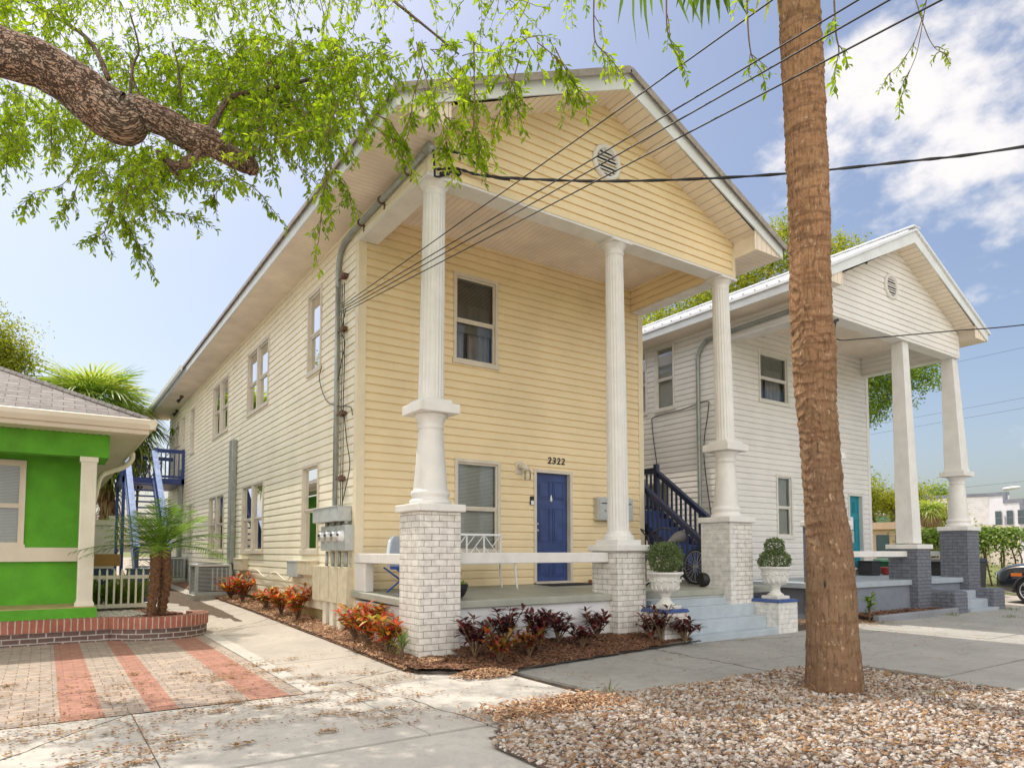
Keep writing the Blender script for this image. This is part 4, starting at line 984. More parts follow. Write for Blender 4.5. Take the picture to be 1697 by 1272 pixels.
for k, (pts, lab) in enumerate((([(-.07, .50, 5.9), (-.09, .47, 5.3), (-.06, .49, 4.6), (-.08, .46, 3.8), (-.06, .49, 3.0), (-.07, .46, 2.15)], 'black wires hanging straight down the corner of the side wall'),
    ([(-.06, .45, 5.45), (-.07, .6, 5.1), (-.07, .45, 4.85), (-.07, .62, 4.55), (-.07, .75, 4.3)], 'thin looped wire beside the upper conduit'), ([(-.06, 1.62, 4.74), (-.07, 1.7, 4.5), (-.07, 1.3, 4.05), (-.06, .7, 3.85), (-.06, .2, 3.75), (-.05, .12, 3.6)], 'slack black wire drooping from the first upper window across the side wall'),
    ([(-.06, .48, 3.7), (-.07, .3, 3.2), (-.06, .18, 2.8), (-.07, .35, 2.4), (-.06, .5, 2.2)], 'thin curved wire near the corner above the meters'))):
    mb = MB(); q = spline(pts, 8); mb.tube(q, .008, 5)
    if k == 0: mb.tube([(x, y + .09 + U(-.01, .01), z) for x, y, z in q], .007, 5)
    tag(mb.build('cable', M['cable'], smooth=True), lab, 'cable')
mb = MB(); q = spline([(-.05, 6.8, .98), (-.06, 5.9, 1.0), (-.06, 5.2, .86), (-.06, 4.4, .98), (-.06, 3.6, .84), (-.06, 3.2, .95)], 8); mb.tube(q, .012, 5)
tag(mb.build('cable', M['ivory'], smooth=True), 'white cable looping low along the side wall between utility boxes', 'cable')
for y, z1, lab in ((8.4, 4.31, 'tall galvanised pipe ending halfway up the middle of the side wall'), (16.75, 4.35, 'farther galvanised pipe ending halfway up the side wall near the balcony')):
    mb = MB(); mb.box(-.16, y - .17, 1.1, -.02, y + .17, z1); o = tag(mb.build('riser_pipe', M['galv'], bevel=.03), lab, 'pipe', 'open galvanised pipes on the side wall')
    mb = MB(); mb.tube([(-.09, y, 1.12), (-.09, y, .3)], .05, 10); mb.build('lower_pipe', M['black'], o, smooth=True)
for y, lab in ((15.6, 'small flood lamp under the eave nearer the porch'), (18.3, 'small flood lamp under the eave beside the white upper door')):
    t = thing('flood_lamp', lab, 'lamp', (-.3 if y < 17 else -.05, y, 6.7), 'flood lamps under the side eave')
    x = t.location.x
    mb = MB(); mb.box(x - .05, y - .08, 6.74, x + .05, y + .08, 6.81); mb.build('base', M['rust'], t)
    for d in (-.09, .09): mb = MB(); mb.tube([(x, y + d * .5, 6.74), (x - .06, y + d, 6.66), (x - .12, y + d * 1.2, 6.6)], [.02, .035, .06], 10); mb.build('lamp_head', M['black'], t, smooth=True)
# porch: mailbox, wall lamp, door bell, mat, bench, chair, pot
t = thing('mailbox_cabinet', 'grey metal mailbox cabinet on the yellow wall behind the middle column', 'mailbox', (5.4, -.1, 2.0))
mb = MB(); mb.box(4.93, -.17, 2.03, 5.86, -.02, 2.49); mb.build('cabinet', M['steel'], t, bevel=.006)
for k in range(3):
    mb = MB(); x = 4.955 + k * .302; mb.box(x, -.182, 2.05, x + .285, -.172, 2.44); d = mb.build('mail_door', M['greybox'], t)
    mb = MB(); mb.box(x + .04, -.186, 2.36, x + .24, -.181, 2.38); mb.tube([(x + .14, -.18, 2.22), (x + .14, -.192, 2.22)], .012, 8); mb.build('slot', M['dark'], d)
t = thing('wall_lamp', 'beige porch wall lamp with glass jar beside the blue door', 'lamp', (3.1, -.1, 2.9))
mb = MB(); mb.box(3.03, -.045, 2.83, 3.19, -.01, 3.07); mb.build('back_plate', M['frame'], t, bevel=.02)
mb = MB(); mb.tube([(3.11, -.04, 2.97), (3.13, -.13, 2.98), (3.18, -.17, 2.94), (3.2, -.18, 2.9)], [.045, .05, .055, .05], 14); mb.build('arm', M['frame'], t, smooth=True)
mb = MB(); mb.lathe((3.2, -.18, 2.72), [(.045, 0), (.058, .02), (.058, .16), (.045, .18)], 18); mb.build('glass_jar', M['meterglass'], t, smooth=True)
mb = MB(); mb.box(3.36, -.05, 2.28, 3.44, -.02, 2.44); o = tag(mb.build('door_bell', M['black'], bevel=.008), 'black and white video door bell on the frame of the blue door', 'door bell')
mb = MB(); mb.box(3.37, -.056, 2.285, 3.435, -.049, 2.36); mb.build('button_plate', M['plastic'], o)
mb = MB(); mb.prism([V((x, y, z)) for x, y, z in [(3.82, -.022, 2.31), (3.79, -.022, 2.40), (3.815, -.022, 2.49), (3.835, -.022, 2.49), (3.86, -.022, 2.40), (3.83, -.022, 2.31)]], (0, .0, .0)) if False else None
mb = MB(); mb.lathe((3.913, .045, 2.36), [(.006, .0), (.022, .01), (.026, .05), (.014, .10), (.006, .13)], 10); tag(mb.build('door_knocker', M['plastic'], smooth=True), 'small white knocker on the upper blue door', 'door knocker')
mb = MB(); mb.box(3.42, -.62, .803, 4.42, -.10, .818); tag(mb.build('door_mat', M['mattes']), 'dark door mat lying on the porch before the blue door', 'mat')
mb = MB(); mb.box(4.62, -.30, .80, 4.86, -.20, .87); tag(mb.build('brick', M['brickred'], bevel=.006), 'single red brick on the porch floor right of the blue door', 'brick')
t = thing('garden_bench', 'white metal bench with lattice back under the lower porch window', 'bench', (1.7, -.7, .8))
mb = MB()
x0, x1, y0, y1, zs = .75, 2.45, -.95, -.42, 1.24
mb.build('x', None) if False else None
s = MB(); s.box(x0, y0, zs - .03, x1, y1, zs + .0); s.build('seat', M['plastic'], t, bevel=.008)
for x, y in ((x0 + .03, y0 + .03), (x1 - .03, y0 + .03), (x0 + .03, y1 - .03), (x1 - .03, y1 - .03)):
    l = MB(); l.tube(spline([(x, y, zs - .02), (x, y, 1.05), (x + (.03 if x > 1 else -.03), y - .02, .77)], 4), .016, 8); l.build('leg', M['plastic'], t, smooth=True)
b = MB(); zb0, zb1, yb = 1.30, 1.70, -.42
b.bar((x0, yb, zb1), (x1, yb - 0, zb1), .035); b.bar((x0, yb, zb0), (x1, yb, zb0), .025)
n = 5; w = (x1 - x0) / n
for k in range(n + 1): b.bar((x0 + k * w, yb, zs - .02), (x0 + k * w, yb, zb1), .022)
for k in range(n):
    a, c = x0 + k * w, x0 + (k + 1) * w; hm = (zb0 + zb1) / 2; xm = (a + c) / 2
    p, q = ((a, zb0), (c, zb1)) if k % 2 else ((a, zb1), (c, zb0))
    b.bar((p[0], yb, p[1]), (q[0], yb, q[1]), .012)
    b.bar((xm, yb, hm), (xm + (w / 2), yb, zb0 if k % 2 else zb1), .012); b.bar((a, yb, hm), (xm, yb, zb1 if k % 2 else zb0), .012)
b.build('backrest', M['plastic'], t)
t = thing('beach_chair', 'folding beach chair with white back and blue legs beside the left porch pier', 'chair', (.9, -1.1, .8))
b = MB(); i0 = []
pr_ = [(-.24, 0), (-.25, .25), (-.2, .42), (-.1, .50), (0, .52), (.1, .50), (.2, .42), (.25, .25), (.24, 0)]
b.prism([V((.30 + u * .72, -.72 + u * .6, 1.18 + v * .92)) for u, v in pr_], (.04, -.04, .0)); b.build('backrest', M['bluewhite'], t, bevel=.015)
b = MB(); b.hexa([(.30 + a * .5 + c * .14, -.72 - a * .25 + c * .2, 1.15 + d) for d in (0, .04) for c in (-1, 1) for a in (0, 1)]); b.build('seat', M['blueplastic'], t, bevel=.01)
for y in (-.84, -.42):
    for a, c in ((.55, 1.1), (1.1, .6)):
        l = MB(); l.tube([(a - .32, y - .12, 1.17), (c - .32, y - .12, .79)], .014, 8); l.build('leg', M['blueplastic'], t, smooth=True)
t = thing('potted_plant', 'black bowl pot with small green plants on the porch edge beside the left pier', 'potted plant', (.58, -2.1, .75))
b = MB(); b.lathe((.62, -2.02, .765), [(.10, 0), (.15, .04), (.19, .12), (.205, .2), (.19, .2), (.17, .17), (.0, .17)], 28); b.build('bowl', M['black'], t, smooth=True)
b = MB()
for _ in range(150):
    a, r = U(0, 6.3), U(0, .17); p = V((.62 + r * math.cos(a), -2.02 + r * math.sin(a), .94)); b.leaf(p, V((math.cos(a) * .6, math.sin(a) * .6, U(.4, 1.2))), V((0, 0, 1)), U(.05, .11), U(.02, .04))
b.build('foliage', M['dateleaf'], t)
b = MB(); b.tube([(.6, -2.02, .93), (.63, -2.0, 1.1), (.68, -2.0, 1.2)], [.006, .005, .003], 5); b.tube([(.65, -2.03, .93), (.70, -2.03, 1.05), (.77, -2.0, 1.14)], [.006, .005, .003], 5); b.build('twig', M['stem'], t)
# urns with topiary
def urn(x, y, z, lab, tlab, balls):
    t = thing('garden_urn', lab, 'urn', (x, y, z), 'white urns flanking the steps')
    b = MB(); b.box(x - .17, y - .17, z, x + .17, y + .17, z + .055); b.build('plinth', M['urn'], t, bevel=.008)
    b = MB(); b.lathe((x, y, z + .056), [(.14, 0), (.145, .02), (.10, .05), (.075, .10), (.075, .14), (.10, .155), (.085, .165), (.16, .20), (.205, .27), (.22, .34), (.225, .42), (.235, .45), (.275, .475), (.285, .495), (.275, .51), (.24, .51), (.22, .47), (0, .46)], 40)
    bw = b.build('bowl', M['urn'], t, smooth=True)
    b = MB()   # raised garland
    for k in range(26):
        a = 2 * PI * k / 26; b.lathe((x + .232 * math.cos(a), y + .232 * math.sin(a), z + .43 + .012 * math.sin(k * 2.4)), [(.004, -.018), (.016, -.01), (.017, .006), (.006, .017)], 7)
    for k in range(14):
        a = 2 * PI * k / 14; p0, p1 = [V((x + r * math.cos(a), y + r * math.sin(a), z + .056 + zz)) for r, zz in ((.165, .195), (.222, .30))]
        b.tube([p0, p0.lerp(p1, .5) * 1.0, p1], [.008, .02, .006], 6)
    b.build('garland', M['urn'], bw, smooth=True)
    z += .52
    p = thing('topiary_bush', tlab, 'topiary', (x, y, z), 'topiaries in the urns')
    b = MB(); b.tube([(x, y, z - .03), (x + .01, y, z + .1), (x, y, z + balls[-1][0])], .018, 7); b.build('trunk', M['stem'], p, smooth=True)
    c = MB()
    for cz, rr, nn in balls:
        for _ in range(nn):
            d = V((random.gauss(0, 1), random.gauss(0, 1), random.gauss(0, 1))).normalized()
            w = 1 + .17 * noise.noise(d * 3.1 + V((x, 0, cz))) + .09 * noise.noise(d * 8 + V((x, 2, cz)))
            st_ = 1.0 if random.random() > .07 else U(1.05, 1.22)
            q = V((x, y, z + cz)) + st_ * V((d.x * rr, d.y * rr, d.z * rr * (.72 if len(balls) > 1 and rr > .2 else .92))) * w * U(.72, 1.0) ** .6
            c.leaf(q, (d + V((U(-.8, .8), U(-.8, .8), U(-.6, .8)))), d, U(.03, .055), U(.014, .024), .3)
    c.build('foliage', M['topiary'], p)
urn(3.95, -2.82, .53, 'white garland urn on the left stair wall holding a round ball topiary', 'round single ball topiary in the left urn', [(.27, .25, 2900)])
urn(6.70, -2.86, .58, 'white garland urn on the right stair wall holding a two-tier topiary', 'two-tier topiary with wide lower ball in the right urn', [(.15, .26, 2500), (.40, .155, 1100)])
# bicycle on the porch
B = thing('bicycle', 'old dark adult tricycle with basket wheels parked on the porch by the navy stairs', 'bicycle', (5.6, -1.6, .78))
def wheel(root, c, r, th, spokes=28, nm='wheel', ax=V((0, 1, 0)), mt=None, mr=None):
    w = MB(); n = 40; c = V(c); a = ax.normalized(); e1 = a.cross(V((0, 0, 1))).normalized(); e2 = V((0, 0, 1))
    w.tube([c + e1 * (r * math.cos(2 * PI * k / n)) + e2 * (r * math.sin(2 * PI * k / n)) for k in range(n + 1)], th, 8, cap=False)
    o = w.build(nm, mt or M['tyre'], root, smooth=True)
    w = MB(); rr = r - th * 1.1
    w.tube([c + e1 * (rr * math.cos(2 * PI * k / n)) + e2 * (rr * math.sin(2 * PI * k / n)) for k in range(n + 1)], th * .5, 6, cap=False)
    w.build('rim', mr or M['steel'], o, smooth=True)
    w = MB()
    for k in range(spokes):
        t_ = 2 * PI * k / spokes; w.bar(c + a * (.03 * (1 if k % 2 else -1)), c + e1 * (rr * math.cos(t_)) + e2 * (rr * math.sin(t_)), .004)
    w.tube([c - a * .05, c + a * .05], .02, 8); w.build('spokes', M['steel'], o)
    return o
wheel(B, (6.05, -1.62, 1.13), .315, .02); wheel(B, (6.05, -1.05, 1.13), .315, .02); wheel(B, (4.88, -1.4, 1.10), .30, .02)
f = MB(); Y = -1.4
for a, b in (((5.05, Y, 1.55), (5.55, Y, 1.05)), ((5.55, Y, 1.05), (5.72, Y, 1.58)), ((5.08, Y, 1.42), (5.68, Y, 1.30)), ((5.55, Y, 1.05), (6.05, Y, 1.13)), ((5.08, Y, 1.5), (4.90, Y, 1.12)), ((5.70, Y, 1.5), (6.05, Y, 1.13)), ((5.02, Y, 1.70), (5.08, Y, 1.48))): f.tube([a, b], .02, 8)
f.tube([(6.05, -1.66, 1.13), (6.05, -1.0, 1.13)], .018, 8); f.build('frame', M['steel_dark'], B, smooth=True)
f = MB(); f.tube(spline([(5.28, Y - .34, 1.80), (5.1, Y - .25, 1.83), (5.02, Y, 1.70), (5.1, Y + .25, 1.83), (5.28, Y + .34, 1.80)], 5), .014, 8); f.build('handlebar', M['steel_dark'], B, smooth=True)
f = MB(); f.tube([(5.58, Y, 1.60), (5.68, Y, 1.64), (5.80, Y, 1.68), (5.92, Y, 1.70), (5.97, Y, 1.68)], [.03, .06, .10, .12, .05], 12); f.build('saddle', M['saddle'], B, smooth=True)
f = MB(); f.bar((5.0, -1.46, 1.40), (5.45, -1.52, 1.10), .05, .02); f.build('chain_guard', M['steel'], B)
for x, y, r, lab in ((4.93, -1.72, .10, 'round black dumbbell weight on the porch floor under the handlebar'), (5.86, -1.95, .13, 'round black drum on the porch floor before the tricycle wheel')):
    f = MB(); f.tube([(x - .06, y, .775 + r), (x - .05, y, .775 + r), (x + .05, y - .06, .775 + r), (x + .06, y - .06, .775 + r)], [r * .8, r, r, r * .8], 20); o = tag(f.build('weight_drum', M['black'], smooth=False), lab, 'drum')
# air conditioners
def ac(x, y, z, w, lab):
    t = thing('air_conditioner', lab, 'air conditioner', (x, y, z), 'air conditioners along the side wall')
    b = MB(); b.box(x - w / 2 - .08, y - w / 2 - .08, z - .06, x + w / 2 + .08, y + w / 2 + .08, z + .09); b.build('pad', M['concrete'], t)
    z += .09; b = MB(); b.box(x - w / 2 + .02, y - w / 2 + .02, z, x + w / 2 - .02, y + w / 2 - .02, z + .70); b.build('coil', M['dark'], t)
    b = MB()
    for sx in (-1, 1):
        for sy in (-1, 1): b.box(x + sx * w / 2 - .035, y + sy * w / 2 - .035, z, x + sx * w / 2 + .035, y + sy * w / 2 + .035, z + .70)
    b.box(x - w / 2 - .01, y - w / 2 - .01, z, x + w / 2 + .01, y + w / 2 + .01, z + .08)
    k = 0
    while k < .6:
        b.box(x - w / 2 - .002, y - w / 2 - .008, z + .10 + k, x + w / 2 + .002, y - w / 2 + .004, z + .116 + k); b.box(x - w / 2 - .008, y - w / 2, z + .10 + k, x - w / 2 + .004, y + w / 2, z + .116 + k); k += .033
    for k in range(4): q = x - w * .05 + k * w * .14; b.box(q, y - w / 2 - .014, z + .1, q + .035, y - w / 2 - .002, z + .68)
    b.build('louvres', M['greybox'], t)
    b = MB(); b.box(x - w / 2 - .03, y - w / 2 - .03, z + .70, x + w / 2 + .03, y + w / 2 + .03, z + .76); b.build('lid', M['steel'], t, bevel=.015)
    b = MB(); b.tube([(x, y, z + .76), (x, y, z + .775)], w * .38, 24); b.build('fan_grille', M['dark'], t)
ac(-.55, 8.5, .24, .78, 'grey air conditioner on a concrete pad nearer the porch')
ac(-.55, 15.6, .36, .82, 'farther grey air conditioner half hidden behind the small palm')

# ------------------------------------------------------------------ shrubs
def croton(x, y, z, h, n, m, lab, group, L=(.10, .20), W=(.03, .055), spread=.28, stems=6, up=.8):
    t = thing('croton_shrub', lab, 'shrub', (x, y, z), group)
    s = MB(); f = MB()
    for k in range(stems):
        a = 2 * PI * k / stems + U(-.4, .4); hh = h * U(.55, 1.0); sp = spread * U(.3, 1)
        p = spline([(x, y, z - .02), (x + .4 * sp * math.cos(a), y + .4 * sp * math.sin(a), z + hh * .5), (x + sp * math.cos(a), y + sp * math.sin(a), z + hh)], 4)
        s.tube(p, [.012 - .007 * i / len(p) for i in range(len(p))], 5)
        for j in range(int(n / stems)):
            u = U(.35, 1) ** .7; q = V(p[min(len(p) - 1, int(u * (len(p) - 1)))]); b = U(0, 2 * PI)
            d = V((math.cos(b), math.sin(b), U(.1, 1.6) * up))
            f.bigleaf(q, d, V((0, 0, 1)), U(*L), U(*W), U(.1, .5))
    s.build('stem', M['stem'], t, smooth=True); f.build('foliage', m, t)
random.seed(11)
G1 = 'red and orange crotons along the side wall'
for x, y, h, n, lab in ((-.30, 7.3, .55, 90, 'yellow and orange croton nearest the air conditioner'), (-.28, 6.2, .62, 110, 'bright red croton before the tan junction box'), (-.25, 4.3, .42, 70, 'low yellowish croton in the middle of the side bed'), (-.28, 3.1, .58, 110, 'orange croton under the grey telephone box'), (-.28, 2.1, .62, 120, 'dense red and orange croton left of the breaker boxes'),
        (-.22, -.55, .55, 100, 'dark red croton just before the white cable ducts'), (-.30, -1.25, .72, 130, 'tallest flame red croton against the porch foundation'), (-.32, -1.95, .55, 100, 'orange croton touching the left side of the first brick pier')):
    croton(x, y, ground_z(x, y) + .06, h * U(.85, 1.05), int(n * 2.6), M['croton'], lab, G1, spread=.36, stems=14, L=(.10, .19), W=(.04, .065))
croton(-.38, -2.5, .06, .30, 40, M['bladeleaf'], 'small yellow green lily at the foot of the first brick pier', G1, L=(.14, .24), W=(.014, .022), spread=.08, stems=4, up=1.6)
G2 = 'maroon crotons in the front bed'
for x, y, h, n, m, lab in ((.42, -2.92, .56, 80, 'croton_d', 'maroon croton with a red tip at the corner of the brick pier'), (.60, -3.22, .42, 60, 'croton_r', 'yellow and red croton leaning over the front edging'), (1.02, -2.72, .62, 80, 'croton_d', 'tall sparse maroon croton right of the brick pier'), (1.12, -3.12, .38, 45, 'croton_r', 'small yellowish croton among maroon ones'), (1.42, -2.92, .60, 110, 'croton_d', 'widest dark maroon croton in the front bed'), (1.95, -2.66, .52, 75, 'croton_d', 'maroon croton in the middle of the front bed'),
        (2.15, -2.95, .32, 40, 'croton_d', 'low dark croton at the middle of the front bed'), (2.72, -2.60, .45, 45, 'croton_d', 'thin croton before the right half of the porch foundation'), (3.5, -2.95, .42, 40, 'croton_d', 'small croton at the foot of the middle brick pier'), (3.62, -3.02, .62, 26, 'croton_d', 'bare tall croton with few leaves left of the stair wall'), (3.95, -3.20, .40, 50, 'croton_d', 'croton nearest the stair wall')):
    croton(x, y, bed_h(x, y) + .02, h * .88, int(n * 3.0), M[m], lab, G2, spread=.27, stems=13, L=(.09, .17), W=(.034, .056))
def tuft(x, y, z, n, h, lab, cat='grass tuft', m='grass', sp=.08, grp='weeds in the pavement'):
    f = MB()
    for _ in range(n):
        a = U(0, 6.3); f.bigleaf(V((x + U(-sp, sp), y + U(-sp, sp), z)), V((math.cos(a) * .5, math.sin(a) * .5, 1)), V((0, 0, 1)), U(.4, 1) * h, .008, U(.1, .6))
    tag(f.build('grass_tuft', M[m]), lab, cat, grp)
tuft(.62, -5.2, .01, 16, .16, 'green weed sprouting at the gravel edge in front of the shaded pavement')
tuft(-1.62, 2.5, .05, 60, .07, 'weedy patch in the gap beside the round brick planter', sp=.16)
tuft(3.1, -7.1, .02, 20, .1, 'green weed in the gravel below the big palm')
tuft(12.4, -3.3, .0, 40, .16, 'grass clump beside the grey kerb', sp=.15)
tuft(13.0, -4.2, .0, 40, .12, 'dry grass clump in a crack of the sunny pavement', sp=.16)
tuft(15.2, -3.4, .0, 40, .14, 'grass clump before the right slate stair wall', sp=.14)
croton(9.55, -3.0, .02, .75, 40, M['dateleaf'], 'bright green sapling showing behind the big palm trunk', 'saplings by the white house', L=(.12, .2), W=(.05, .08), spread=.12, stems=3)

# ------------------------------------------------------------------ wires
def wire(pts, r, lab, cat='wire', group=None, sag=0, n=20, name='power_line', twist=False):
    a, b = V(pts[0]), V(pts[-1]); mb = MB()
    if len(pts) == 2:
        p = [a.lerp(b, k / n) - V((0, 0, sag * 4 * (k / n) * (1 - k / n))) for k in range(n + 1)]
    else: p = [V(q) for q in spline(pts, 8)]
    mb.tube(p, r, 6)
    if twist:
        for ph in (0, PI): mb.tube([q + V((0, .012 * math.cos(k * 1.1 + ph), .012 * math.sin(k * 1.1 + ph))) for k, q in enumerate(p)], r * .8, 5)
    return tag(mb.build(name, M['cable'], smooth=True), lab, cat, group)
GW = 'service wires slanting across the gable'
for k, (q, end, lab) in enumerate((((.16, -6.818, 5.455), (-.24, .166, 5.36), 'uppermost of the four thin wires running to the side conduit'), ((.199, -7.473, 5.078), (-.24, .166, 5.33), 'second from the top of the four thin wires running to the side conduit'), ((.209, -7.725, 4.949), (-.24, .166, 5.28), 'third from the top of the four thin wires running to the side conduit'), ((.231, -8.043, 4.764), (-.24, .166, 5.24), 'lowest of the four thin wires running to the side conduit'))):
    q, end = V(q), V(end); far = end + (q - end) * 1.9; wire([end, far], .0065, lab, 'wire', GW, .02)
wire([(.083, -2.42, 6.516), (.401, -2.47, 6.6), (.834, -2.55, 6.60), (1.828, -3.323, 6.488), (2.773, -4.204, 6.396), (3.801, -5.145, 6.367), (4.902, -6.142, 6.412), (5.926, -7.088, 6.488), (9, -10, 6.9)], .013, 'thick twisted black service cable from the left column capital past the palm', 'cable', twist=True, name='service_cable')
mb = MB()
mb.tube(spline([(-.05, -2.62, 6.64), (.0, -2.56, 6.40), (.03, -2.52, 6.36), (.15, -2.48, 6.42), (.40, -2.47, 6.6)], 6), .015, 6); mb.tube(spline([(-.02, -2.6, 6.68), (.2, -2.52, 6.78), (.5, -2.5, 6.82), (.62, -2.52, 6.75), (.85, -2.6, 6.58), (1.1, -2.7, 6.56)], 6), .013, 6)
for p, q in (((.12, -2.50, 6.43), (.25, -2.49, 6.48)), ((.22, -2.52, 6.785), (.38, -2.51, 6.81))): mb.tube([p, q], .028, 8)
mb.tube([(.42, -2.42, 6.55), (.42, -2.48, 6.55)], .035, 10)
tag(mb.build('service_drop', M['cable'], smooth=True), 'black looped service drop and splices at the left column capital', 'cable')
mb = MB(); mb.tube(spline([(9.30, -2.45, 5.95), (9.36, -2.5, 6.02), (9.4, -2.52, 6.2), (9.5, -2.55, 6.25)], 5), .03, 7); tag(mb.build('weatherhead', M['cable'], smooth=True), 'black weatherhead fitting on the white gable beside the palm trunk', 'weatherhead')
wire([(9.48, -2.52, 6.22), (9.36, -2.55, 5.95), (9.42, -2.6, 5.80), (9.75, -2.9, 5.80), (10.6, -4.3, 5.75), (11.6, -5.7, 5.75), (16, -11.2, 6.1)], .013, 'black service cable running from the white gable to the right', 'cable', name='service_cable')
for z0, z1, lab in ((15.5, 18.2, 'highest faint far power line right of the white house'), (11.6, 14.6, 'middle faint far power line right of the white house'), (10.8, 13.9, 'lowest faint far power line right of the white house'), (5.6, 8.2, 'far power line just over the white modern building')):
    wire([(52, 30, z0), (60, -14, z1)], .010, lab, 'wire', 'far power lines', .2)
def street_lamp(x, y, z, lab):
    t = thing('street_lamp', lab, 'street lamp', (x, y, z), 'lamps hung on the far wire')
    b = MB(); b.tube([(x, y, z + .32), (x, y, z + .1)], .025, 6); b.build('hanger', M['galv'], t, smooth=True)
    b = MB(); b.tube([(x, y + .55, z + .02), (x, y + .5, z + .02), (x, y - .1, z + .06), (x, y - .55, z + .1), (x, y - .6, z + .1)], [.05, .12, .14, .08, .03], 10); b.build('lamp_head', M['modern_g'], t, smooth=True)
# wires and conduit on the white house
o = pipe(spline([(9.08, .83, .9), (9.08, .83, 3), (9.08, .83, 5.9), (9.08, .80, 6.25), (9.08, .6, 6.5), (9.08, .2, 6.56), (9.08, -2.4, 6.62)], 6), .05, M['galv'], 'service_conduit', 'galvanised conduit climbing the side of the white house and bending along its beam', 'conduit')
mb = MB(); mb.tube(spline([(9.1, 2.3, 4.0), (9.1, 2.4, 4.75), (9.1, 2.3, 4.95), (9.1, 1.4, 4.98), (9.1, .6, 5.05), (9.1, .55, 4.8), (9.1, .7, 3.8), (9.1, .5, 2.2)], 6), .012, 5); mb.tube(spline([(9.1, 2.3, 4.0), (9.1, 2.2, 3.2), (9.1, 2.3, 2.2)], 6), .012, 5)
tag(mb.build('cable', M['cable'], smooth=True), 'black cable looping over the side of the white house', 'cable')
# ------------------------------------------------------------------ green house
GH = thing('green_house', 'single-storey lime green stucco house with grey shingle hip roof at far left', 'house', (-6, 3, 0))
b = MB()
for x0, x1, z0, z1 in ((-13, -5.4, .2, 3.3), (-4.36, -3.47, .2, 3.3), (-5.4, -4.36, .2, 1.5), (-5.4, -4.36, 2.9, 3.3)): b.box(x0, 3.4, z0, x1, 3.6, z1)
b.box(-13, 3.6, .2, -12.8, 14, 3.3); b.box(-3.67, 3.6, .2, -3.47, 14, 3.3); b.box(-12.8, 13.8, .2, -3.67, 14, 3.3); b.build('wall', M['green'], GH)
b = MB(); b.box(-13, 2.5, 2.93, -3.25, 2.78, 3.40); b.box(-3.53, 2.78, 2.93, -3.25, 3.6, 3.40); b.build('porch_beam', M['green'], GH)
b = MB(); b.box(-13, 2.36, .1, -3.36, 3.4, .535); b.build('porch_base', M['green'], GH)
b = MB(); b.box(-13, 2.37, .535, -3.37, 3.4, .548); b.build('porch_floor', M['tan'], GH)
b = MB(); b.box(-13, 3.33, 1.25, -3.46, 3.4, 1.48); b.build('band', M['beige'], GH)
b = MB(); cx, cy, hw = -3.525, 2.63, .105
b.box(cx - hw * 1.25, cy - hw * 1.25, .548, cx + hw * 1.25, cy + hw * 1.25, .60); b.box(cx - hw * 1.12, cy - hw * 1.12, .60, cx + hw * 1.12, cy + hw * 1.12, .635)
b.box(cx - hw, cy - hw, .635, cx + hw, cy + hw, 2.85); b.box(cx - hw * 1.2, cy - hw * 1.2, 2.85, cx + hw * 1.2, cy + hw * 1.2, 2.93)
for k in range(6):
    x = cx - hw + .02 + k * .0335; b.box(x, cy - hw - .008, .64, x + .018, cy - hw, 2.845); b.box(cx + hw, cy - hw + .02 + k * .0335, .64, cx + hw + .008, cy - hw + .038 + k * .0335, 2.845)
b.build('porch_column', M['ivory'], GH)
PGH = lambda u, z, o: V((u, 3.4 - o, z))
win(GH, PGH, -5.4, -4.36, 1.50, 2.90, M['beige'], False, .95, 'blind')
b = MB(); x1, y0, z0 = -2.75, 2.0, 3.52; rn = 5.0; zr = z0 + .48 * rn
A, B_, C_, D_ = (-13, y0, z0), (x1, y0, z0), (x1, 14, z0), (-13, 14, z0); E_, F_ = (x1 - rn, y0 + rn, zr), (-13, y0 + rn, zr); E2 = (x1 - rn, 14 - rn, zr); F2 = (-13, 14 - rn, zr)
b.face([A, B_, E_, F_]); b.face([B_, C_, E2, E_]); b.face([C_, D_, F2, E2]); b.face([E_, E2, F2, F_])
rf = b.build('roof', M['shingle'], GH)
b = MB(); b.tube([(x1, y0, z0 + .01), E_], .05, 6); b.build('hip_cap', M['shingle'], rf)
b = MB(); b.box(-13, y0 + .01, 3.29, x1 + .01, y0 + .035, 3.51); b.box(x1 - .025, y0 + .035, 3.29, x1 + .01, 14, 3.51); b.build('fascia', M['beige'], GH)
g = MB()
pf = [(.0, 3.36), (-.055, 3.365), (-.10, 3.44), (-.105, 3.51), (-.085, 3.525), (.0, 3.52)]
g.prism([V((-13, y0 + a, z)) for a, z in pf], (13 + x1 + .1, 0, 0)); g.prism([V((x1 + .01 - a, y0 - .1, z)) for a, z in pf], (0, 12, 0)); g.build('gutter', M['beige'], GH)
s = MB(); s.face([(-13, y0, 3.30), (x1, y0, 3.30), (x1, 2.52, 3.30), (-13, 2.52, 3.30)]); s.face([(-3.3, 2.5, 3.30), (x1, 2.5, 3.30), (x1, 14, 3.30), (-3.3, 14, 3.30)]); s.build('soffit', M['beige'], GH)
s = MB()
x = -6
while x < -3.3: s.tube([(x, 2.485, 3.299), (x, 2.485, 3.292)], .012, 6); x += .09
s.build('soffit_vents', M['dark'], GH)
d = MB(); d.tube(spline([(-2.70, 5.0, 3.36), (-2.71, 5.0, 3.22), (-2.85, 5.0, 3.06), (-3.15, 4.9, 2.92), (-3.26, 4.7, 2.78), (-3.3, 4.6, 2.6), (-3.36, 4.5, 2.3)], 5), .05, 10); d.tube([(-3.36, 4.5, 2.32), (-3.36, 4.5, .5)], .05, 10); d.build('downspout', M['ivory'], GH, smooth=True)
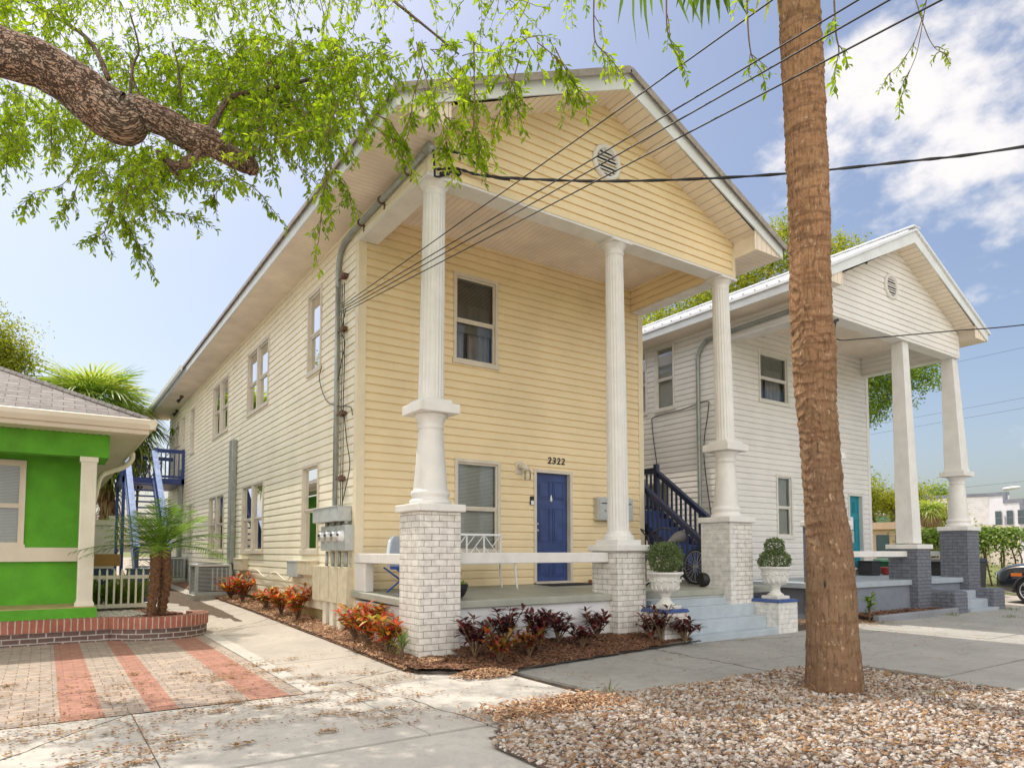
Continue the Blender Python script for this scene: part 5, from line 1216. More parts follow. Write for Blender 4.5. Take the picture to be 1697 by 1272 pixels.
# raised planter in front of it
PL_ = thing('brick_planter', 'low red and dark brick planter wall with rounded end before the green house', 'planter', (-3.2, 1.9, 0))
def arcpts(r, a0, a1, n, c=(-2.53, 2.35)): return [(c[0] + r * math.cos(a0 + (a1 - a0) * k / n), c[1] + r * math.sin(a0 + (a1 - a0) * k / n)) for k in range(n + 1)]
def wallstrip(path, th_, z0, z1, name, m, cap=True):
    mb = MB(); L = 0
    for (a, b) in zip(path, path[1:]):
        a3, b3 = V((a[0], a[1], 0)), V((b[0], b[1], 0)); l = (b3 - a3).length
        def nrm(i): 
            p, q = V((*path[max(0, i - 1)], 0)), V((*path[min(len(path) - 1, i + 1)], 0)); d = (q - p).normalized(); return V((d.y, -d.x, 0))
        i = path.index(a); na, nb = nrm(i), nrm(i + 1)
        for o, flip in ((0, 0), (-th_, 1)):
            P4 = [a3 + na * o + V((0, 0, z0)), b3 + nb * o + V((0, 0, z0)), b3 + nb * o + V((0, 0, z1)), a3 + na * o + V((0, 0, z1))]
            mb.face(P4); mb.uv[len(mb.f) - 1] = [(L, z0), (L + l, z0), (L + l, z1), (L, z1)]
        P4 = [a3 + V((0, 0, z1)), b3 + V((0, 0, z1)), b3 - nb * th_ + V((0, 0, z1)), a3 - na * th_ + V((0, 0, z1))]
        mb.face(P4); mb.uv[len(mb.f) - 1] = [(L, 0), (L + l, 0), (L + l, th_), (L, th_)]
        L += l
    return mb.build(name, m, PL_)
path = [(-10, 1.92), (-7, 1.92), (-5, 1.92), (-3.22, 1.92)] + arcpts(.78, R(212), R(385), 26)
wallstrip(path, .20, -.05, .225, 'brick_base', M['brick_d']); 
off = [(p[0], p[1]) for p in path]
path2 = [(-10, 1.90), (-7, 1.90), (-5, 1.90), (-3.23, 1.90)] + arcpts(.80, R(212), R(385), 26)
wallstrip(path2, .24, .226, .40, 'soldier_course', M['soldier'])
mb = MB(); mb.hexa([(x, y, z) for z in (.1, .36) for (x, y) in ((-2.55, 3.05), (-2.05, 2.75), (-2.75, 3.9), (-2.45, 3.95))]); mb.build('brick_base', M['soldier'], PL_)
GB = [(-10, 2.05), (-3.1, 2.05), (-2.7, 3.0), (-2.6, 3.9), (-3.3, 3.9), (-3.36, 2.36), (-10, 2.36)]
poly_bed('soil', GB, M['gravelbase'], lambda x, y: .33, .1)
def sg():
    r = random.random()
    if r < .3: return U(-6.5, -3.3), U(2.1, 2.38)
    return U(-3.4, -2.62), U(2.1, 3.85)
stones('gravel', 2600, sg, lambda x, y: .335, M['marble'], .016, .034, 'white marble chips in the raised bed beside the green house')
mb = MB(); mb.face([(p[0], p[1], .31) for p in arcpts(.62, 0, 2 * PI, 30)[:-1]]); struct(mb.build('soil', M['soil']))
def sd():
    r, a = .6 * math.sqrt(random.random()), U(0, 6.3); return -2.53 + r * math.cos(a), 2.35 + r * math.sin(a)
chips('mulch', 1800, sd, lambda x, y: .31 + .05 * math.exp(-6 * ((x + 2.55) ** 2 + (y - 2.3) ** 2)), M['redmulch'], L=(.025, .06), W=(.01, .02), lift=.03, kindlabel='dark red mulch inside the round end of the brick planter')
# picket fence
FN = thing('picket_fence', 'short white picket fence between the green house and the small palm', 'fence', (-2.9, 3.9, .4))
for k in range(9):
    x = -3.36 + k * .115; b = MB(); w = .032
    b.prism([V((x - w / 2, 3.92, .40)), V((x + w / 2, 3.92, .40)), V((x + w / 2, 3.92, 1.06)), V((x, 3.92, 1.12)), V((x - w / 2, 3.92, 1.06))], (0, .03, 0)); b.build('picket', M['ivory'], FN)
for z0, z1 in ((.92, .985), (.40, .47)):
    b = MB(); b.box(-3.45, 3.952, z0, -2.38, 3.985, z1); b.build('rail', M['ivory'], FN)
# things behind it
b = MB(); b.hexa([(x, y, z) for z in (.45, 1.05) for (x, y) in ((-3.5, 6.3), (-2.85, 6.2), (-3.5, 6.9), (-2.85, 6.8))]); o = tag(b.build('storage_bag', M['bluebag'], bevel=.06), 'blue bag with white script standing behind the picket fence', 'bag')
mb = MB()
for k, p in enumerate(([(-3.42, 0), (-3.38, .10), (-3.34, .0), (-3.35, .06)], [(-3.30, .02), (-3.27, .08), (-3.24, .02), (-3.30, .0)], [(-3.18, 0), (-3.14, .07), (-3.12, .01), (-3.17, .03), (-3.1, .05)], [(-3.05, .0), (-3.02, .09), (-2.99, .09), (-3.03, .04), (-2.98, .03)])):
    mb.tube([V((x, 6.235 + (x + 3.5) * -.154, .80 + z)) for x, z in spline(p, 5)], .011, 5)
mb.build('lettering', M['plastic'], o)
b = MB(); b.hexa([(x, y, z) for z in (1.11, 1.36) for (x, y) in ((-3.55, 6.3), (-2.75, 6.15), (-3.55, 6.8), (-2.75, 6.65))]); o = tag(b.build('cardboard_box', M['cardboard'], bevel=.008), 'flat brown cardboard box lying on top of the blue bag', 'box')
b = MB(); b.box(-3.47, 6.262, 1.27, -3.38, 6.272, 1.33); b.build('printed_mark', M['stem'], o)
b = MB(); b.box(-4.6, 8.2, .2, -2.72, 8.32, 2.15); b.box(-2.85, 8.21, 2.151, -2.72, 8.31, 2.25); tag(b.build('garden_wall', M['white']), 'plain white garden wall behind the picket fence', 'wall')
b = MB(); b.box(-2.45, 7.6, .25, -1.9, 8.3, .98); b.box(-2.48, 7.57, .98, -1.87, 8.33, 1.02); tag(b.build('storage_chest', M['bluebag'], bevel=.03), 'dark blue storage chest behind the picket fence', 'chest')
for k, (x, y, lab) in enumerate(((-3.3, 4.6, 'strap-leaved plant against the green house corner'), (-2.95, 4.8, 'strap-leaved plant in the middle behind the pickets'), (-2.65, 4.7, 'strap-leaved plant near the small palm behind the pickets'))):
    f = MB()
    for _ in range(70):
        a = U(0, 6.3); f.bigleaf(V((x + U(-.08, .08), y + U(-.08, .08), .3)), V((math.cos(a) * .5, math.sin(a) * .5, U(.8, 1.6))), V((0, 0, 1)), U(.5, 1.0), U(.02, .045), U(.2, .8))
    tag(f.build('strap_plant', M['bladeleaf']), lab, 'plant', 'strap-leaved plants behind the picket fence')

# ------------------------------------------------------------------ palms
def feather_palm(t, base, tops, nf, L, m, droop=.9, leafl=.24):
    for (tx, ty, tz), n in tops:
        f = MB(); top = V((tx, ty, tz))
        for k in range(n):
            a = k * 2.399 + U(-.2, .2); e = 1.35 - 1.25 * (k / n) + U(-.1, .1)
            l = L * U(.75, 1.1); d = V((math.cos(a) * math.cos(e), math.sin(a) * math.cos(e), math.sin(e)))
            pts = []
            for j in range(15):
                s = j / 14; pts.append(top + d * (l * s) + V((0, 0, -droop * l * .55 * s * s)))
            f.rv = .35; f.tube(pts, [.010 * (1 - .8 * j / 14) for j in range(15)], 4)
            shade = U(0, 1)
            for j in range(2, 15):
                for h in (0, .5):
                    s = min(13.99, j + h - .5); i = int(s); p = pts[i].lerp(pts[i + 1], s - i); tg = (pts[i + 1] - pts[i]).normalized()
                    sd = tg.cross(V((0, 0, 1))).normalized(); up = sd.cross(tg)
                    ll = leafl * math.sin(PI * min(1, max(.12, (s + 1) / 16))) ** .6
                    for q in (-1, 1):
                        dd = (sd * q + tg * .75 + up * U(.0, .35)); f.bigleaf(p, dd, up, ll * U(.85, 1.1), .013, U(.15, .5), r=min(1, max(0, shade * .7 + U(0, .3))))
        f.build('frond_crown', m, t)
PP = thing('date_palm', 'small double-trunk date palm with feathery fronds in the round brick planter', 'palm tree', (-2.55, 2.3, .3))
random.seed(21)
def knobby(p, an, L, k): return 1 + .18 * noise.noise(V((math.cos(an) * 3, math.sin(an) * 3, L * 22))) + .14 * math.sin(L * 55 + an * 3)
for pts, r in (([(-2.60, 2.22, .28), (-2.60, 2.22, .6), (-2.57, 2.24, .95), (-2.56, 2.25, 1.40)], .062), ([(-2.46, 2.36, .28), (-2.42, 2.38, .6), (-2.39, 2.36, .95), (-2.44, 2.32, 1.46)], .066)):
    b = MB(); p = spline(pts, 18); b.tube(p, [r * (1 + .35 * k / len(p)) for k in range(len(p))], 18, fn=knobby)
    q = MB()
    for k in range(170):
        i = random.randrange(len(p)); a = U(0, 6.3); c = V(p[i]); d = V((math.cos(a), math.sin(a), U(.3, 1))); rr = r * (1 + .3 * i / len(p)) * .92
        q.leaf(c + V((math.cos(a) * rr, math.sin(a) * rr, 0)), d, V((0, 0, 1)), U(.03, .07), .022, .3)
    o = b.build('trunk', M['boots'], PP, smooth=True); q.build('leaf_stubs', M['deadleaf'], o, kind='stuff')
feather_palm(PP, None, [((-2.55, 2.25, 1.42), 20), ((-2.43, 2.32, 1.5), 18)], 0, 1.30, M['dateleaf'], .62, .27)
def fan_leaf(f, p, d, R_, m_r, seg=26, dr=.35, rr=None):
    """one fan: narrow folded segments radiating from the end of the stalk"""
    d = d.normalized(); sd = d.cross(V((0, 0, 1)))
    if sd.length < .05: sd = V((1, 0, 0))
    sd.normalize(); up = sd.cross(d); rr = random.random() if rr is None else rr
    for k in range(seg):
        a = R(-115) + R(230) * k / (seg - 1)
        dd = d * math.cos(a) + sd * math.sin(a) + up * (.12 * abs(math.sin(a)))
        f.bigleaf(p, dd, up, R_ * (1 - .25 * abs(a) / 2) * U(.9, 1.05), R_ * (m_r or .075), dr * U(.6, 1.4), r=min(1, max(0, rr + U(-.15, .15))))
def fan_palm(t, top, n, stalk, R_, dead=0, seg=22, lo=-.6, shade=(0, 1), sw=.075, dhi=-.75):
    f = MB(); top = V(top); g = MB()
    for k in range(n):
        a = k * 2.399 + U(-.2, .2); e = 1.3 + (lo - 1.3) * (k / n) ** .9
        d = V((math.cos(a) * math.cos(e), math.sin(a) * math.cos(e), math.sin(e))); l = stalk * U(.8, 1.15)
        pts = [top + d * (l * s) - V((0, 0, .25 * l * s * s)) for s in (0, .33, .66, 1)]
        f.rv = .6; f.tube(pts, .014, 4); fan_leaf(f, pts[-1], pts[-1] - pts[-2], R_ * U(.85, 1.1), sw, seg, U(.3, .8), U(*shade))
    f.build('frond_crown', M['palmleaf'], t)
    if dead:
        for k in range(dead):
            a = k * 2.399; e = U(-1.35, dhi); d = V((math.cos(a) * math.cos(e), math.sin(a) * math.cos(e), math.sin(e))); l = stalk * U(.6, .9)
            p = top - V((0, 0, .15)) + d * l; g.tube([top - V((0, 0, .1)), p], .014, 4); fan_leaf(g, p, d + V((0, 0, -.6)), R_ * U(.7, .95), 0, 16, .5)
        g.build('dead_fronds', M['deadleaf'], t)
# the big palm in front
BP = thing('tall_palm', 'tall fan palm with thick fibrous brown trunk rising from the gravel', 'palm tree', (2.63, -6.33, 0))
tp = [(2.643, -6.329, -.09, .300), (2.626, -6.343, .1, .285), (2.618, -6.345, .30, .272), (2.606, -6.351, .575, .258), (2.591, -6.362, .883, .248), (2.551, -6.376, 1.468, .228), (2.491, -6.367, 1.93, .198), (2.442, -6.372, 2.484, .194), (2.39, -6.371, 2.977, .202), (2.361, -6.382, 3.408, .214), (2.319, -6.388, 3.919, .206), (2.276, -6.418, 4.763, .204), (2.216, -6.441, 5.687, .206), (2.15, -6.461, 6.611, .205), (2.061, -6.482, 7.7, .19), (1.95, -6.50, 9.6, .17)]
q = spline(tp, 44)
def fibre(p, an, L, k):
    c, s = math.cos(an), math.sin(an)
    up_ = min(1, max(.15, (L - 1.0) / 1.5)); rg = ((L / .095 + 1.1 * noise.noise(V((c * 1.8, s * 1.8, L * 3))) + 20) % 1)
    return 1 + .03 * noise.noise(V((c * 1.2, s * 1.2, L * 1.1))) + .05 * up_ * noise.noise(V((c * .9, s * .9, L * 5.5))) + up_ * (.055 * (1 - rg) ** 2.5 - .016) + .03 * up_ * noise.noise(V((c * 4, s * 4, L * 16))) + .035 * noise.noise(V((c * 7, s * 7, L * 5))) + .030 * noise.noise(V((c * 15, s * 15, L * 12)))
b = MB(); b.tube([p[:3] for p in q], [p[3] * .96 for p in q], 128, fn=fibre); bt = b.build('trunk', M['palmbark'], BP, smooth=True)
random.seed(5)
for u, z in ((2.62, 1.62), (2.50, 1.30), (2.60, 1.16), (2.44, 1.1)):   # dark holes pecked in the trunk
    d = (V((-4.07, -10.34, 1.4)) - V((2.56, -6.37, 1.4))).normalized(); rt = V((.826, -.563, 0)); c = V((2.555, -6.375, z)) + rt * ((u - 2.5) * .9)
    c = c + d * .203; h_ = MB(); h_.tube([c + V((0, 0, -.045)), c + V((.003, 0, -.02)), c + V((-.004, 0, .015)), c + V((0, 0, .04))], [.002, .010, .008, .002], 9); h_.build('peck_hole', M['dark'], bt, smooth=True)
fan_palm(BP, (1.95, -6.50, 9.6), 34, 1.35, 1.0, 10, 24)
# cabbage palm behind the green house
random.seed(8)
CP = thing('cabbage_palm', 'bushy cabbage palm with shaggy trunk rising behind the green house', 'palm tree', (-2.3, 19.8, .3))
b = MB(); b.tube(spline([(-2.05, 19.8, .2), (-2.05, 19.8, 2.0), (-2.2, 19.8, 3.6), (-2.6, 19.8, 6.4)], 14), [.26 + .02 * math.sin(k * 2) for k in range(43)], 14, fn=knobby); b.build('trunk', M['boots'], CP, smooth=True)
fan_palm(CP, (-2.75, 19.8, 6.45), 130, 1.7, 1.35, 40, 26, -.75, (.15, 1), .05)
s = MB()
for _ in range(170):
    a, z = U(0, 6.3), U(2.2, 4.2); s.bigleaf(V((-2.1 + .22 * math.cos(a), 19.8 + .22 * math.sin(a), z)), V((math.cos(a), math.sin(a), U(-1.2, .4))), V((0, 0, 1)), U(.3, .7), U(.04, .10), .8)
s.build('dead_boots', M['deadleaf'], CP)
FP = thing('cabbage_palm', 'round-headed cabbage palm with dead skirt before the white modern building', 'palm tree', (44, 11.4, 0))
b = MB(); b.tube([(44, 11.4, 0), (44, 11.4, 3.2)], [.35, .3], 10); b.build('trunk', M['boots'], FP, smooth=True)
fan_palm(FP, (44, 11.4, 4.05), 34, .62, .72, 60, 12, .0, (.6, 1), .10, -.25)

# ------------------------------------------------------------------ broadleaf trees
def branch(mb, p, d, l, r, depth, tips, bend=.35, n=5, up=.1):
    pts = [V(p)]; dd = V(d).normalized()
    for k in range(n):
        dd = (dd + V((U(-bend, bend), U(-bend, bend), U(-bend, bend) + up)) * .5).normalized(); pts.append(pts[-1] + dd * (l / n))
    mb.tube(pts, [r * (1 - .5 * k / n) for k in range(n + 1)], 6 if depth < 2 else 5)
    if depth == 0: tips.append((pts[-1], dd)); tips.append((pts[-2], dd)); return
    for k in range(random.choice((2, 3, 3))):
        a = pts[random.randint(2, n)]; nd_ = (dd + V((U(-1, 1), U(-1, 1), U(-.5, .9))) * .8).normalized(); branch(mb, a, nd_, l * U(.55, .75), r * .5, depth - 1, tips, bend, n, up)
    tips.append((pts[-1], dd))
def tree(name, lab, base, h, spread, m, nleaf, ls=(.10, .18), group=None, depth=3, clump=.5, tr=.18, bark='bark2', low=.35):
    t = thing(name, lab, 'tree', base, group); b = MB(); tips = []; base = V(base)
    tk = [base + V((U(-.1, .1) * k, U(-.1, .1) * k, h * low * k / 4)) for k in range(5)]
    b.tube(tk, [tr * (1 - .08 * k) for k in range(5)], 9)
    for k in range(5):
        a = 2 * PI * k / 5 + U(-.4, .4); d = V((math.cos(a) * spread / h * 1.3, math.sin(a) * spread / h * 1.3, 1)).normalized()
        branch(b, tk[-1], d, h * .38, tr * .55, depth - 1, tips)
    b.build('trunk', M[bark], t, smooth=True)
    f = MB(); per = max(3, nleaf // len(tips))
    for p, d in tips:
        sh = U(0, .6)
        for _ in range(per):
            o = V((random.gauss(0, 1), random.gauss(0, 1), random.gauss(0, .7))) * clump * .5
            f.leaf(p + o, V((U(-1, 1), U(-1, 1), U(-1, .5))), V((U(-1, 1), U(-1, 1), 1)), U(*ls), U(*ls) * .5, .2, r=min(1, sh + U(0, .4)))
    f.build('crown', m, t); return t
random.seed(31)
GT = 'trees beyond the houses'
def clump_tree(lab, base, fork, blobs, m, tr=.3, ls=(.08, .17)):
    """tree whose crown is a set of dense leaf clumps carried by limbs"""
    t = thing('broadleaf_tree', lab, 'tree', base, GT); b = MB(); f = MB(); base, fork = V(base), V(fork)
    b.tube(spline([tuple(base), tuple(base.lerp(fork, .5) + V((.15, 0, 0))), tuple(fork)], 6), [tr * (1 - .035 * k) for k in range(13)], 9)
    for q_, rr, nn in blobs:
        c = V(q_); b.tube([fork, fork.lerp(c, .6) + V((0, 0, .25)), c], [tr * .4, tr * .22, .02], 6)
        for k in range(nn // 14):
            d = V((random.gauss(0, 1), random.gauss(0, 1), random.gauss(0, .85))); o_ = c + d * (rr * .5); sh = U(0, .6)
            for _ in range(14): f.leaf(o_ + V((random.gauss(0, .15), random.gauss(0, .15), random.gauss(0, .13))), V((U(-1, 1), U(-1, 1), U(-1, .4))), V((U(-1, 1), U(-1, 1), 1)), U(*ls), U(*ls) * .55, .2, r=min(1, sh + U(0, .4)))
    b.build('trunk', M['bark2'], t, smooth=True); f.build('crown', m, t)
clump_tree('tall yellow green tree rising behind the roof of the white house', (22.4, 10.2, .3), (22.4, 10.0, 9.5), [((19.26, 11.78, 12.0), 1.5, 3600), ((20.4, 10.96, 12.7), 1.5, 3600), ((21.53, 10.12, 13.5), 1.6, 4200), ((22.67, 9.28, 14.4), 1.5, 3800), ((23.68, 8.52, 15.2), 1.2, 2600), ((24.0, 8.24, 16.2), .8, 1300), ((22.93, 9.17, 13.2), 1.6, 3600), ((24.9, 7.75, 14.6), 1.4, 2800), ((21.8, 10.02, 12.0), 1.6, 3600), ((18.4, 12.4, 11.2), 1.5, 3000)], M['yellowleaf'], .38)
clump_tree('yellow green tree whose top shows right of the big palm trunk', (28.4, 7.9, .3), (28.3, 7.8, 11), [((28.28, 7.77, 15.9), 1.2, 2600), ((28.91, 7.37, 15.4), 1.1, 2200), ((27.89, 8.01, 16.3), .8, 1200), ((27.4, 8.4, 15.3), 1.2, 2200), ((28.3, 7.8, 14.4), 1.6, 3000)], M['yellowleaf'], .32)
clump_tree('yellow green tree at the far left above the green roof', (-6.6, 20.0, .3), (-6.4, 19.8, 5), [((-5.43, 19.22, 8.0), .9, 2300), ((-5.28, 19.07, 8.5), .55, 900), ((-5.69, 19.33, 8.9), .9, 2000), ((-5.05, 18.95, 8.0), .5, 800), ((-5.37, 19.24, 7.1), .8, 1800), ((-6.3, 19.7, 8.2), 1.2, 2600), ((-6.6, 19.9, 9.4), 1.1, 2200), ((-7.6, 20.3, 8.0), 1.4, 2600)], M['yellowleaf'], .22, (.07, .14))
t = thing('broadleaf_tree', 'tree with low green boughs seen through the columns of the white house', 'tree', (20.9, 4.1, 0), GT)
b = MB(); f = MB(); b.tube(spline([(20.9, 4.1, 0), (20.9, 4.1, 4), (21.1, 3.9, 8), (21.2, 3.8, 10.5)], 6), [.24 - .008 * k for k in range(19)], 9)
for q_, rr, nn in (((21.7, 3.2, 8.0), 1.0, 2400), ((22.6, 2.55, 8.05), .95, 2000), ((22.2, 2.9, 7.3), .75, 1500), ((23.2, 2.1, 8.35), .7, 1100), ((21.6, 3.2, 6.8), .6, 900), ((21.2, 3.7, 9.2), 1.3, 3000), ((23.6, 1.9, 7.9), .4, 260)):
    c = V(q_); b.tube([V((21.1, 3.9, 8.2)), V((21.1, 3.9, 8.2)).lerp(c, .6) + V((0, 0, .2)), c], [.08, .05, .02], 6)
    for k in range(nn // 14):
        o_ = c + V((random.gauss(0, .5), random.gauss(0, .5), random.gauss(0, .42))) * rr; sh = U(0, .6)
        for _ in range(14): f.leaf(o_ + V((random.gauss(0, .12), random.gauss(0, .12), random.gauss(0, .12))), V((U(-1, 1), U(-1, 1), U(-1, .4))), V((U(-1, 1), U(-1, 1), 1)), U(.08, .16), U(.04, .08), .2, r=min(1, sh + U(0, .4)))
b.build('trunk', M['bark2'], t, smooth=True); f.build('crown', M['greenleaf'], t)
tree('broadleaf_tree', 'spreading yellow green tree far behind the teal door', (52, 18, 0), 6.4, 4.5, M['yellowleaf'], 12000, (.16, .3), GT, 4, 1.0, .25)
tree('broadleaf_tree', 'small green tree rising over the left part of the modern building', (95, 33.5, 0), 9.4, 1.8, M['greenleaf'], 2600, (.25, .45), GT, 3, .9, .3)
tree('broadleaf_tree', 'green treetop at the right edge beyond the modern building', (97, 16, 0), 11.0, 3, M['greenleaf'], 3000, (.3, .6), GT, 3, 1.3, .3)
# bare sapling behind the cabbage palm
t = thing('bare_sapling', 'nearly bare sapling with a few drooping leaves behind the cabbage palm', 'tree', (-1.3, 18.0, .3)); b = MB(); tips = []
random.seed(12)
b.tube([(-1.3, 18, .3), (-1.35, 18, 2.5), (-1.3, 18, 4.6)], [.06, .045, .035], 7)
for d in ((-.5, 0, 1), (.35, 0, 1), (-.1, .2, 1.2), (.6, -.1, .8), (-.7, .1, .9)): branch(b, V((-1.3, 18, U(3.2, 4.6))), V(d), 2.0, .028, 1, tips, .5, 5, .1)
b.build('trunk', M['bark2'], t, smooth=True); f = MB()
for p, d in random.sample(tips, 9):
    for _ in range(14): f.bigleaf(p, V((U(-1, 1), U(-1, 1), U(-.5, .4))), V((0, 0, 1)), U(.2, .4), .05, .6)
f.build('crown', M['greenleaf'], t)
# the oak bough overhead
random.seed(77)
OK = thing('live_oak', 'live oak with thick ridged bough and hanging sprays of leaves overhead', 'tree', (-8.6, -2.2, 0))
ob = [(-6.6, -2.55, 5.95, .30), (-5.4, -2.8, 5.97, .26), (-4.805, -2.883, 5.922, .215), (-4.501, -2.963, 5.836, .205), (-4.232, -3.081, 5.775, .20), (-3.955, -3.14, 5.642, .205), (-3.741, -3.214, 5.482, .225), (-3.597, -3.247, 5.414, .215), (-3.469, -3.28, 5.507, .145), (-3.283, -3.342, 5.454, .135), (-3.076, -3.357, 5.384, .13), (-2.898, -3.416, 5.356, .128), (-2.706, -3.422, 5.292, .108), (-2.523, -3.421, 5.236, .092), (-2.492, -3.439, 5.17, .05)]
q = spline(ob, 12)
def ridges(p, an, L, k):
    c, s = math.cos(an), math.sin(an)
    return 1 + .10 * noise.noise(V((c * 1.3, s * 1.3, L * 3))) + .055 * noise.noise(V((c * 5, s * 5, L * 7))) + .03 * noise.noise(V((c * 14, s * 14, L * 18)))
b = MB(); b.tube([p[:3] for p in q], [p[3] for p in q], 64, fn=ridges)
b.build('bough', M['bark'], OK, smooth=True)
b = MB(); b.tube(spline([(-8.7, -2.2, -.2), (-8.6, -2.2, 2), (-8.3, -2.25, 4.2), (-7.4, -2.4, 5.6), (-6.5, -2.56, 5.96)], 8), [.62 - .009 * k for k in range(33)], 40, fn=ridges)
b.tube(spline([(-8.4, -2.2, 3.9), (-8.6, -2.6, 6.5), (-8, -3.5, 9)], 8), [.4 - .015 * k for k in range(17)], 24, fn=ridges); b.build('trunk', M['bark'], OK, smooth=True)
# ------------------------------------------------------------------ camera
FPX, TILT, YAW = 1134.775, .0576, .5985
CAM = V((-4.0755, -10.3403, 1.4202))
FW = V((math.sin(YAW) * math.cos(TILT), math.cos(YAW) * math.cos(TILT), math.sin(TILT))); RT = V((math.cos(YAW), -math.sin(YAW), 0)); UP = RT.cross(FW)
def at(u, v, D): return CAM + (FW + RT * ((u - 848.5) / FPX) - UP * ((v - 847.35) / FPX)) * D
cd = bpy.data.cameras.new('camera'); cam = bpy.data.objects.new('camera', cd); col.objects.link(cam)
cam.location = CAM; cam.rotation_euler = (PI / 2 + TILT, 0, -YAW)
cd.sensor_width = 36; cd.lens = 36 * FPX / 1697; cd.shift_y = (847.35 - 636) / 1697; cd.clip_end = 3000; cd.clip_start = .05
sc.camera = cam

# ------------------------------------------------------------------ oak sprays
lf = MB(); tw = MB()
def spray(p, d, l, nl, ls=.07, droop=.5):
    """one hanging twig with alternate narrow leaves"""
    pts = [V(p)]; d = d.normalized(); n = 6
    for k in range(n):
        d = (d + V((U(-.25, .25), U(-.25, .25), U(-.25, .1) - droop * .12))).normalized(); pts.append(pts[-1] + d * (l / n))
    tw.tube(pts, [.0045 * (1 - .12 * k) for k in range(n + 1)], 3, cap=False)
    sh = U(0, .55)
    for j in range(nl):
        s = (.15 + .85 * (j + U(0, .8)) / nl) * n; i = min(n - 1, int(s)); q = pts[i].lerp(pts[i + 1], min(1, s - i)); tg = (pts[i + 1] - pts[i]).normalized()
        r = V((U(-1, 1), U(-1, 1), U(-1, 1))); r = (r - tg * r.dot(tg)).normalized()
        L = ls * U(.5, 1.3); lf.leaf(q, tg * U(.4, 1.1) + r + V((0, 0, -.25)), V((U(-.5, .5), U(-.5, .5), 1)), L, L * U(.34, .48), .25, r=min(1, max(0, sh + U(0, .45))), wide=.5)
def cluster(u, v, D, ru, rv, n, rd=.8, l=(.16, .36), nl=15, ddir=(0, 0, -.25), ls=.07):
    for _ in range(int(n * 2.1)):
        while True:
            a, b = U(-1, 1), U(-1, 1)
            if a * a + b * b <= 1: break
        p = at(u + a * ru, v + b * rv, D + U(-rd, rd))
        spray(p, V(ddir) + V((U(-1, 1), U(-1, 1), U(-.5, .5))) * .9, U(*l), nl, ls)
def strand(pts, D, n=5, l=(.12, .27), nl=11, r=.007, ls=.068):
    """a long hanging branchlet through picture points at depth D, sprays along it"""
    p = [at(u, v, D + .08 * k) for k, (u, v) in enumerate(pts)]; q = [V(x) for x in spline([tuple(x) for x in p], 8)]
    tw.tube(q, [r * (1 - .6 * k / len(q)) for k in range(len(q))], 4, cap=False)
    for k in range(int(n * 1.1 * len(pts))):
        i = random.randint(2, len(q) - 2); tg = (q[i + 1] - q[i]).normalized()
        spray(q[i], tg * .9 + V((U(-1, 1), U(-1, 1), U(-.8, .5))) * .8, U(*l), nl, ls)
    spray(q[-1], q[-1] - q[-2], l[1], nl + 3, ls)
random.seed(99)
# mass of foliage along the top, and what hangs out of it
for c in ((40, 30, 7.4, 110, 60, 40), (210, 120, 8.0, 110, 60, 75), (330, 135, 8.0, 90, 70, 95), (430, 125, 7.6, 90, 75, 125), (510, 125, 7.4, 80, 75, 110), (455, 205, 7.2, 85, 45, 70), (600, 110, 7.0, 60, 60, 42), (545, 200, 6.8, 50, 60, 34),
          (30, 190, 8.2, 60, 55, 44), (95, 165, 8.4, 70, 45, 34), (20, 235, 8.0, 30, 32, 20), (130, 225, 8.0, 60, 38, 32), (215, 275, 7.4, 70, 42, 62), (270, 260, 7.2, 55, 34, 30), (330, 230, 7.6, 50, 40, 24), (400, 215, 7.6, 50, 35, 22), (210, 335, 7.0, 42, 34, 24), (350, 285, 7.0, 50, 20, 14),
          (735, 90, 6.2, 50, 35, 9), (800, 90, 6.2, 50, 40, 8), (870, 80, 6.2, 50, 22, 7), (735, 150, 6.1, 40, 30, 7)):
    cluster(*c)
for c in ((100, -90, 8, 330, 90, 120), (480, -80, 7.6, 240, 90, 100), (840, -60, 6.8, 150, 60, 30), (300, -260, 7.5, 400, 100, 60), (-250, 120, 7.5, 200, 260, 40), (230, -50, 10.5, 230, 75, 110), (520, -70, 10.5, 170, 60, 70), (60, -150, 9.5, 260, 60, 60)):
    cluster(*c, rd=1.5, l=(.35, .7), nl=15)
random.seed(5)
